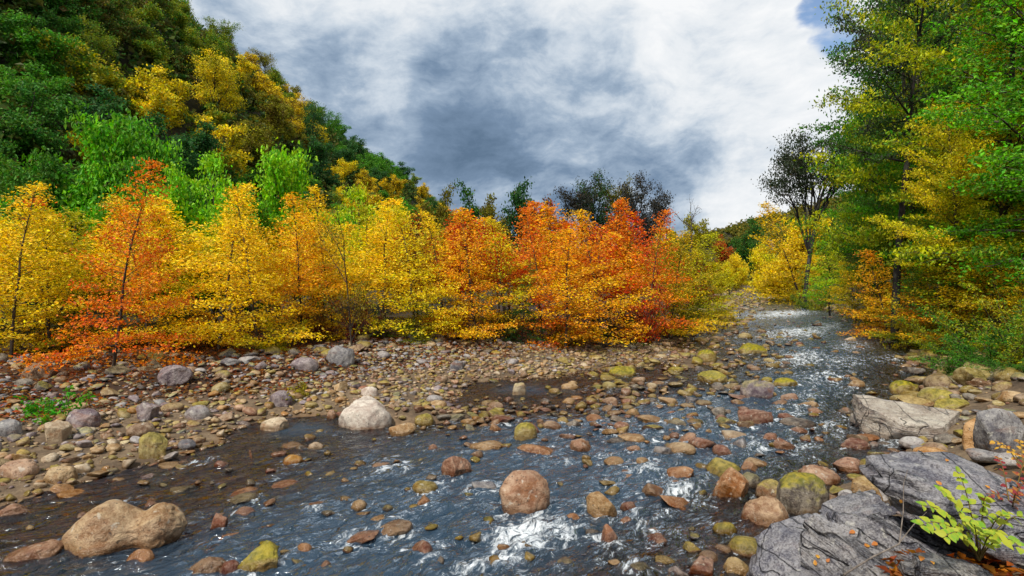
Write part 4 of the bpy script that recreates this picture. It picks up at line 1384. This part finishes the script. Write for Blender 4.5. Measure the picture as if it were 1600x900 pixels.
for i, (px, top, y, c1, c2, w, label) in enumerate(LIME):
    tree_at('lime', i, px, top, y, c1, c2, label, G_LIME, w, name='leafy_tree')

# hillside wood
def hill_color(px, py):
    r = rs.rand()
    if 105 < px < 370 and 50 < py < 205 and r < .62:
        return ((.40, .33, .012), 'dgreen2', 'golden') if r < .34 else ('khaki', 'mustard', 'olive gold')
    if px < 110:
        return ('dgreen', 'dgreen2', 'deep green') if r < .6 else ('dgreen2', 'green', 'green')
    if 370 < px < 480 and py < 190:
        return ('umber', 'khaki', 'brown olive') if r < .45 else (('brown', 'mustard', 'rusty brown') if r < .65 else ('dgreen2', 'khaki', 'dark olive green'))
    if px < 480 and py < 70:
        return ('dgreen2', 'khaki', 'dark olive green') if r < .6 else ('dgreen', 'umber', 'dark')
    if px > 560 and py > 235 and r < .25:
        return ('brown', 'mustard', 'rusty brown')
    if r < .12:
        return ('mustard', 'olive', 'yellow')
    if r < .34:
        return ('khaki', 'dgreen2', 'olive')
    return ('dgreen2', 'green', 'mid green') if r < .65 else (('green', 'dgreen2', 'fresh green') if r < .75 else ('dgreen', 'teal', 'dark green'))


hp = []
tries = 0
cy = 24 + 175 * rs.rand(30000) ** 1.35
cu = rs.uniform(-.16, 1.08, 30000)
chf, chr_ = np.interp(cy, _HY, _HF), np.interp(cy, _HY, _HR)
cx = chf + (chr_ - chf) * cu
cpx, cpy, _ = to_px(cx, cy, ground_z(cx, cy) + 5)
CAND = np.stack([cx, cy, cpx, cpy, cu], 1)
while len(hp) < 300 and tries < 30000:
    tries += 1
    x, y, px, py, u = CAND[tries - 1]
    if px < -50 or px > 790 or py > 325 or py < -110:
        continue
    sp = 2.2 + y * .0165
    if any((a - x) ** 2 + (b - y) ** 2 < sp * sp for a, b, *_ in hp):
        continue
    hp.append((x, y, float(px), float(py), u))
hill_lab = {}
hp.sort(key=lambda q: q[1])
bands = lambda u: 'foot' if u < .2 else ('lower slope' if u < .5 else ('upper slope' if u < .85 else 'ridge'))
LM = [(l[0], l[6]) for l in LIME]
for n, (x, y, px, py, u) in enumerate(list(hp)):
    c1, c2, wd = hill_color(px, py)
    near = min(LM, key=lambda q: abs(q[0] - px) + rs.rand() * 40)
    if px < 690:
        lab = f"{wd} tree on the hill {bands(u)}, above the {near[1]}"
    else:
        lab = f"{wd} tree on the far end of the hill {bands(u)} beyond the saplings"
    lab = ' '.join(lab.split()[:16])
    while lab.split()[-1] in ('the', 'a', 'of', 'and', 'behind', 'left', 'right', 'at', 'one', 'in', 'above', 'between', 'round', 'tall', 'mid', 'lime', 'darker'):
        lab = ' '.join(lab.split()[:-1])
    c1, c2 = [tuple(np.array(C[c] if isinstance(c, str) else c) * 1.35) for c in (c1, c2)]
    hill_lab.setdefault(lab, []).append((px, n))
    kd = 'hill' if rs.rand() < .93 or py > 200 else 'airy'
    s = rs.uniform(.55, .88) * (.95 if u > .9 else 1)
    hp[n] += (tree(kd, rs.randint(5), x, y, s, c1, c2, lab, 'trees on the wooded hill', name='hillside_tree', rs=rs, zoff=-.3 - .6 * (u > .1)),)
ORD = ['', 'second', 'third', 'fourth', 'fifth', 'sixth', 'seventh', 'eighth', 'ninth', 'tenth']
for lab, m in hill_lab.items():
    m.sort()
    for k, (_, n) in enumerate(m):
        if len(m) > 1:
            o_ = 'leftmost' if k == 0 else ('rightmost' if k == len(m) - 1 else ORD[min(k, 9)] + ' from left')
            hp[n][-1]['label'] = f"{o_} {lab}" if len(lab.split()) <= 13 else f"{o_} {' '.join(lab.split()[:13])}"


# trees beyond the saplings, by the bend
G_FAR = 'tall trees beyond the left bank'
FAR = [('airy', 905, 292, 78, 'black', 'smoke', 60, 'first of the tall dark trees against the clouds'), ('airy', 935, 272, 80, 'black', 'dgreen', 66, 'tallest dark tree of the clump against the clouds'),
       ('airy', 965, 285, 82, 'umber', 'khaki', 50, 'brownish tree in the dark clump'), ('airy', 1000, 275, 80, 'black', 'smoke', 64, 'dark open crowned tree right of the brownish one'),
       ('airy', 1030, 300, 84, 'smoke', 'black', 50, 'thin grey tree at the right end of the dark clump'), ('hill', 815, 292, 70, 'dgreen', 'teal', 34, 'dark pointed tree standing alone over the red saplings'),
       ('hill', 732, 298, 80, 'dgreen', 'dgreen2', 36, 'dark round tree at the end of the hill'), ('hill', 775, 312, 85, 'khaki', 'umber', 40, 'low olive tree left of the dark pointed one'),
       ('snag', 1075, 305, 60, 'smoke', 'black', 40, 'bare dead tree right of the dark clump'), ('hill', 1060, 345, 66, 'khaki', 'olive', 46, 'low olive tree under the dead one'),
       ('hill', 860, 318, 75, 'brick', 'umber', 60, 'dull red tree behind the red saplings'), ('hill', 690, 300, 90, 'umber', 'khaki', 60, 'brownish tree on the last slope of the hill'),
       ('hill', 1130, 372, 120, 'brick', 'brown', 30, 'small reddish tree far up the valley'), ('hill', 1105, 385, 90, 'olive', 'mustard', 40, 'olive tree beside the far river'),
       ('hill', 1150, 400, 100, 'mustard', 'yellow', 40, 'yellow tree beside the far river'), ('hill', 1175, 345, 150, 'dgreen', 'dgreen2', 44, 'dark green tree far up the valley'),
       ('hill', 1140, 412, 75, 'ygreen', 'mustard', 44, 'yellow green tree at the last bend of the river')]
for i, (kd, px, top, y, c1, c2, w, label) in enumerate(FAR):
    tree_at(kd, i, px, top, y, c1, c2, label, G_FAR, w, name='dead_tree' if kd == 'snag' else 'tall_tree')

# right bank
G_R = 'trees of the right bank'
RIGHT = [('umbrella', 0, 1256, 212, 44, (.03, .06, .022), (.05, .06, .03), 140, 'dark umbrella shaped tree leaning out over the yellow trees', (.045, .04, .04)),
         ('lime', 0, 1232, 350, 62, 'yellow', 'mustard', 80, 'golden tree at the far bend below the umbrella tree', BARKC), ('sapling', 1, 1255, 322, 55, 'gold', 'mustard', 120, 'larger golden tree under the umbrella tree', BARKC),
         ('lime', 1, 1195, 385, 75, 'yellow', 'ygreen', 46, 'small yellow tree where the river disappears', BARKC), ('sapling', 2, 1300, 378, 34, 'ygreen', 'lime', 80, 'light green young tree at the water right of the golden ones', BARKC),
         ('wood', 2, 1340, 330, 52, 'dgreen', 'umber', 90, 'dark green tree behind the light green young one', BARKC), ('edge', 0, 1376, 185, 31, 'lime', 'ygreen', 92, 'slender lime green tree right of the umbrella tree', BARKC),
         ('edgehigh', 0, 1405, -90, 20, 'smoke', 'dgreen2', 190, 'tall dark tree whose upper branches reach into the sky', (.035, .03, .028)), ('edgemid', 0, 1492, 165, 15.5, 'yellow', 'ygreen', 140, 'yellow tree with level sprays in front of the green wood', BARKC),
         ('sapling', 3, 1392, 392, 21, 'gold', 'orange', 100, 'small orange gold tree on the right shore', BARKC), ('edge', 2, 1440, -120, 24, 'green', 'ygreen', 240, 'great green tree rising out of sight above the yellow one', BARKC),
         ('edge', 0, 1560, -140, 17, 'green', 'ygreen', 280, 'green tree with long level branches near the shore', BARKC), ('edge', 1, 1640, -200, 13.5, 'green', 'lime', 330, 'nearest green tree of the right bank', BARKC),
         ('edge', 2, 1520, 60, 22, 'green', 'lime', 220, 'dark green tree behind the yellow one', BARKC), ('edge', 1, 1400, 60, 34, 'green', 'lime', 150, 'light green tree behind the tall dark one', BARKC),
         ('edge', 0, 1590, 140, 16, 'green', 'yellow', 220, 'fresh green and yellow tree low over the bushes', BARKC), ('sapling', 4, 1470, 385, 16.5, 'mustard', 'orange', 130, 'mustard sapling in front of the yellow tree', BARKC),
         ('sapling', 5, 1430, 400, 18.5, 'olive', 'green', 100, 'olive sapling right of the small orange gold tree', BARKC), ('sapling', 0, 1570, 370, 14, 'gold', 'olive', 150, 'gold and olive sapling above the green bush', BARKC),
         ('edge', 2, 1320, 310, 60, 'dgreen2', 'khaki', 80, 'dark green tree behind the slender lime one', BARKC), ('wood', 3, 1270, 330, 80, 'khaki', 'dgreen2', 80, 'olive tree behind the umbrella tree trunk', BARKC),
         ('edge', 0, 1500, -60, 30, 'dgreen2', 'green', 260, 'darker green tree filling the wood behind the great green one', BARKC), ('edge', 1, 1620, 20, 24, 'dgreen2', 'olive', 260, 'dark olive green tree at the outer edge of the wood', BARKC),
         ('edge', 2, 1570, 260, 20, 'dgreen2', 'green', 220, 'lower dark green tree inside the right wood', BARKC),
         ('wood', 0, 1450, -40, 36, 'dgreen2', 'dgreen', 240, 'dense dark green tree deep in the right wood behind the great green one', BARKC), ('wood', 1, 1560, -80, 32, 'dgreen2', 'green', 260, 'dense green tree deep in the right wood near the outer edge', BARKC),
         ('wood', 3, 1420, 170, 40, 'dgreen', 'dgreen2', 150, 'dark round tree behind the yellow tree', BARKC), ('wood', 4, 1510, 200, 27, 'dgreen2', 'olive', 170, 'dark olive round tree inside the wood right of the yellow tree', BARKC),
         ('edge', 1, 1385, 120, 27, 'dgreen2', 'green', 110, 'slim dark green tree at the left end of the tall wood', BARKC), ('wood', 2, 1600, 120, 22, 'dgreen2', 'lime', 200, 'dense green tree low at the outer edge of the wood', BARKC),
         ('sapling', 1, 1425, 405, 22, 'yellow', 'orange', 90, 'yellow orange sapling low on the far right bank', BARKC), ('sapling', 0, 1340, 410, 30, 'gold', 'ygreen', 70, 'golden young tree right of the light green one', BARKC),
         ('highsapling', 2, 1520, 385, 15, 'gold', 'yellow', 130, 'gold leaved sapling just over the big green bush', BARKC), ('edgemid', 0, 1590, 40, 17.5, 'ygreen', 'yellow', 190, 'tall yellow flecked tree near the outer edge', BARKC),
         ('sapling', 2, 1515, 300, 15.5, 'green', 'ygreen', 150, 'young green tree beside the yellow tree', BARKC)]
for kd, var, px, top, y, c1, c2, w, label, bk in RIGHT:
    tree_at(kd, var, px, top, y, c1, c2, label, G_R, w, name='bank_tree', bark=bk)
G_RB = 'bushes along the right shore'
BUSH = [(1500, 545, 11.4, 'green', 'dgreen2', 120, 'low dark green bush trailing over the stones behind the pale angular boulder'), (1590, 555, 9.6, 'dgreen2', 'green', 120, 'dark low bush above the blue grey boulder'), (1550, 478, 11.6, 'green', 'dgreen2', 170, 'big green bush hanging over the right waterline'), (1590, 470, 10.6, 'green', 'olive', 150, 'green bush nearest the blue grey boulder'),
        (1490, 470, 14.8, 'olive', 'green', 110, 'olive green bush beyond the big green one'), (1440, 455, 18, 'mustard', 'olive', 80, 'mustard bush beyond the olive green one'),
        (1525, 520, 13.2, 'green', 'olive', 110, 'low green bush at the edge of the water'), (1375, 445, 26, 'mustard', 'brown', 80, 'brownish yellow bush further up the right shore'),
        (1275, 425, 42, 'dgreen2', 'olive', 60, 'dark green bush below the golden trees'), (1240, 425, 60, 'mustard', 'ygreen', 70, 'yellow bush at the far bend'), (1580, 430, 13.2, 'mustard', 'green', 170, 'yellow tinged bush behind the green ones')]
for i, (px, top, y, c1, c2, w, label) in enumerate(BUSH):
    tree_at('bush', i, px, top, y, c1, c2, label, G_RB, w, name='bush', category='bush')


def forest():
    """the wood on the far valley sides, too distant to tell its trees apart"""
    r = np.random.RandomState(12)
    V, F, n0 = [], [], 0
    tv, tf = KIND['hill'][0][1], None
    co = np.empty(len(tv.vertices) * 3, np.float32)
    tv.vertices.foreach_get('co', co)
    co = co.reshape(-1, 4, 3)
    for k in range(800):
        if k < 660:
            y = r.uniform(300, 440)
            x = y * r.uniform(.26, .62)
        else:
            y = r.uniform(60, 260)
            x = xr(y) + r.uniform(12, 90)
        z = gz(x, y)
        sub = co[r.choice(len(co), 150)]
        cen = sub.mean(1, keepdims=True)
        s = r.uniform(.8, 1.3)
        big = 5.0
        V.append(((sub - cen) * big + cen) * s + (x, y, z - 1))
    V = np.concatenate(V).reshape(-1, 3)
    n = len(V) // 4
    f = np.array([[0, 1, 2], [0, 2, 3]])
    me = mesh_np('forest', V, (f[None] + 4 * np.arange(n)[:, None, None]).reshape(-1, 3), M_LEAF, False)
    o = obj('forest', me, color=(.09, .16, .03), kind='stuff', label='distant wood covering the far valley sides')
    o['col2'] = [.30, .21, .02]


def undergrowth():
    """the brush that closes the gaps between the trees of the hill"""
    r = np.random.RandomState(19)
    tv = KIND['hill'][1][1]
    co = np.empty(len(tv.vertices) * 3, np.float32)
    tv.vertices.foreach_get('co', co)
    co = co.reshape(-1, 4, 3)
    y = 22 + 180 * r.rand(1100) ** 1.3
    u = r.uniform(-.1, 1.05, 1100)
    x = np.interp(y, _HY, _HF) + (np.interp(y, _HY, _HR) - np.interp(y, _HY, _HF)) * u
    z = ground_z(x, y)
    V = []
    for k in range(1100):
        sub = co[r.choice(len(co), 66)]
        cen = sub.mean(1, keepdims=True)
        V.append(((sub - cen) * 2.4 + cen * (.5, .5, .45)) + (x[k], y[k], z[k] - .4))
    V = np.concatenate(V).reshape(-1, 3)
    n = len(V) // 4
    f = np.array([[0, 1, 2], [0, 2, 3]])
    o = obj('undergrowth', mesh_np('undergrowth', V, (f[None] + 4 * np.arange(n)[:, None, None]).reshape(-1, 3), M_LEAF, False), color=(.05, .14, .022), kind='stuff', label='brush under the trees of the wooded hill')
    o['col2'] = [.12, .12, .02]


forest()
undergrowth()


# leaf litter
def litter():
    r = np.random.RandomState(8)
    n = 17000
    y = 7.5 + 15 * r.rand(n) ** 1.3
    x = xl(y) - r.uniform(2.2, 10, n) - .5 * r.rand(n)
    m = 380
    qx, qy = [], []
    for k in range(m):
        q = at(r.uniform(1380, 1620), r.uniform(850, 940), .62)
        qx.append(q[0]); qy.append(q[1])
    z = ground_z(x, y) + r.uniform(.01, .05, n)
    P = np.stack([x, y, z], 1)
    P2 = np.stack([qx, qy, .50 + .10 * r.rand(m)], 1)
    P = np.concatenate([P, P2])
    p = Plant(4)
    p.anch = list(P)
    lv, lf = p.leaves(1, (.01, .01, .005), .075, .75)
    o = obj('fallen_leaves', mesh_np('fallen_leaves', lv, lf, M_LEAF, False), color=(.40, .12, .015), kind='stuff', label='rusty fallen leaves lying under the bank trees')
    o['col2'] = [.16, .05, .015]


litter()


# ------------------------------------------------------------------ small things in the foreground
def leaf_mesh(name='leaf', L=1.0, W=.70, fold=.10, curl=.18):
    t = np.array([0, .12, .35, .62, .85, 1.0])
    w = np.array([.02, .62, 1.0, .78, .36, .0]) * W / 2
    z = -curl * t ** 2
    v = []
    for a, b, c in zip(t, w, z):
        v += [(-b, a * L, c + fold * b * 2), (0, a * L, c), (b, a * L, c + fold * b * 2)]
    f = []
    for i in range(5):
        k = i * 3
        f += [(k, k + 1, k + 4, k + 3), (k + 1, k + 2, k + 5, k + 4)]
    return mesh_np(name, np.array(v), np.array(f), M_LEAF)


LEAFM = leaf_mesh()


def leafy_plant(root_px, root_z, tips, size, c1, c2, label, seed, group=None, depth0=3.2):
    """stems that arch from one root, each with alternate leaves (every leaf its own part)"""
    r = np.random.RandomState(seed)
    q = at(*root_px, root_z)
    e = obj('leafy_plant', None, loc=q, label=label, category='plant', group=group)
    for (tx, ty, dd) in tips:
        tip = at_depth(tx, ty, q[1] + dd) - q
        mid = tip * .5 + np.array([0, 0, .10 + .08 * r.rand()])
        ts = np.linspace(0, 1, 9)[:, None]
        pts = (1 - ts) ** 2 * np.array([0, 0, -.05]) + 2 * ts * (1 - ts) * mid + ts ** 2 * tip
        P = Plant(1)
        P.tube(pts, .0045, .0015, 5)
        obj('stem', mesh_np('stem', P.tv[0], P.tf[0], M_BARK), e, color=(.22, .16, .05))
        ln = np.linalg.norm(np.diff(pts, axis=0), axis=1).sum()
        m = max(4, int(ln / (size * .74)))
        for j in range(m):
            f = .22 + .78 * (j + .5) / m
            a = f * 8
            i = min(int(a), 7)
            p = pts[i] + (pts[i + 1] - pts[i]) * (a - i)
            d = nrm(pts[i + 1] - pts[i])
            side = nrm(np.cross(d, (0, -.5, 1))) * (1 if j % 2 else -1)
            ld = nrm(d * .5 + side + r.normal(size=3) * .18 + np.array([0, -.15, -.12]))
            up_ = nrm(np.array([0, -.55, .8]) + r.normal(size=3) * .25)
            xx = nrm(np.cross(ld, up_))
            zz = np.cross(xx, ld)
            s = size * r.uniform(.7, 1.15)
            o = obj('leaf', LEAFM, e)
            o.matrix_local = Matrix(((xx[0] * s, ld[0] * s, zz[0] * s, p[0]), (xx[1] * s, ld[1] * s, zz[1] * s, p[1]), (xx[2] * s, ld[2] * s, zz[2] * s, p[2]), (0, 0, 0, 1)))
            o.color = (*c1, 1) if r.rand() < .72 else (*c2, 1)
            o['col2'] = list(map(float, c2))
    return e


leafy_plant((1530, 862), .70, [(1440, 790, -.1), (1494, 735, .05), (1470, 765, -.1), (1540, 775, -.15), (1575, 800, -.2), (1598, 860, -.25), (1436, 822, -.2), (1565, 845, -.3), (1475, 840, -.3), (1606, 810, -.1), (1515, 815, -.25)], .054, (.13, .40, .015), (.42, .50, .02), 'yellow green plant with pointed leaves growing from the grey ledge', 3)
leafy_plant((1580, 800), .80, [(1560, 715, .1), (1605, 760, 0), (1590, 770, -.2), (1540, 780, 0), (1612, 700, .1)], .036, (.50, .30, .02), (.28, .04, .025), 'yellow and red leaved plant on top of the ledge beside the yellow green one', 5)
leafy_plant((1600, 730), 1.0, [(1548, 690, .1), (1590, 690, .1), (1560, 700, .2)], .034, (.20, .03, .025), (.70, .45, .02), 'small red leaved plant at the back of the ledge', 9)


def twig():
    P = Plant(6)
    a, b, c, d = at_depth(1318, 898, 3.0), at_depth(1405, 850, 3.2), at_depth(1412, 755, 3.45), at_depth(1448, 800, 3.3)
    mid = (a + b) / 2 + np.array([0, 0, .01])
    P.tube(np.array([a, mid, b]) - a, .006, .0045, 6)
    P.tube(np.array([b, (b + c) / 2 + (.01, 0, 0), c, c + (c - b) * .25 + (.02, 0, 0)]) - a, .0042, .0015, 5)
    P.tube(np.array([b - (b - a) * .02, (b + d) / 2 + (0, 0, .015), d]) - a, .004, .0012, 5)
    obj('twig', mesh_np('twig', np.concatenate(P.tv), np.concatenate(P.tf), M_BARK), loc=a, color=(.24, .20, .17), label='bare forked grey twig propped against the near ledge', category='twig')


twig()

# a few single leaves on the grey slabs
dg = bpy.context.evaluated_depsgraph_get()
rs = np.random.RandomState(31)
LEAVES = [(1335, 832), (1350, 855), (1282, 871), (1292, 878), (1276, 884), (1470, 760), (1530, 777), (1545, 765), (1410, 780), (1370, 850), (1480, 720), (1560, 735), (1505, 868), (1440, 872), (1455, 880)]
LEAFPOS = ['on the upper end of the tilted plate', 'alone on the lower part of the tilted plate', 'on the broad slab, leftmost of a close pair', 'on the broad slab, right one of a close pair', 'on the broad slab nearest the water',
           'on the long grey block beside its left end', 'on the long grey block behind the plant', 'on the long grey block right of the plant tip', 'at the crack of the split slab', 'on the edge of the dark wedge',
           'high on the back of the long grey block', 'at the back of the long grey block by the red plant', 'under the yellow green plant', 'beside the bare twig near the ground', 'between the twig and the plant root']
bpy.context.view_layer.update()
for i, (px, py) in enumerate(LEAVES):
    d = Vector(ray(px, py)).normalized()
    hit, loc, nor, *_ = SC.ray_cast(dg, Vector((0, 0, CAM_H)), d)
    if not hit or loc.y > 8:
        continue
    o = obj('fallen_leaf', LEAFM, loc=loc + nor * .012, color=(.80, .52, .03) if i % 3 else (.45, .15, .03), label=('yellow leaf' if i % 3 else 'rusty leaf') + ' lying ' + LEAFPOS[i],
            category='leaf', group='single fallen leaves on the ledge')
    o['col2'] = [.6, .25, .02]
    o.rotation_euler = (nor.to_track_quat('Z', 'Y').to_matrix() @ Matrix.Rotation(rs.uniform(0, 6.28), 3, 'Z')).to_euler()
    s = rs.uniform(.028, .042)
    o.scale = (s, s, s)


def small_plant(px, py, z, h, c1, c2, label, name='fern', cat='fern', seed=1):
    q = at(px, py, z)
    q[2] = gz(q[0], q[1])
    P, lv, lf = bush(seed, H=h, W=h * 1.2, stems=14, leaf=.06, k=3, sig=.04, twig=.08)
    e = obj(name, None, loc=q, label=label, category=cat)
    obj('stem', mesh_np('stem', np.concatenate(P.tv), np.concatenate(P.tf), M_BARK), e, color=(.1, .12, .03))
    o = obj('foliage', mesh_np('foliage', lv, lf, M_LEAF, False), e, color=c1)
    o['col2'] = [float(v) for v in c2]


small_plant(76, 640, .4, .36, (.08, .34, .015), (.14, .40, .02), 'bright green fern like plant on the stones at the upper bar', 'green_plant', 'plant', 2)
small_plant(466, 606, .35, .22, (.40, .30, .02), (.25, .22, .02), 'yellowish tuft growing among the cobbles above the brown pool', 'plant_tuft', 'plant', 3)
print('done', round(time.time() - T0, 1), 'objects', len(D.objects), 'unique tris', sum(len(p.polygons) for p in D.meshes))
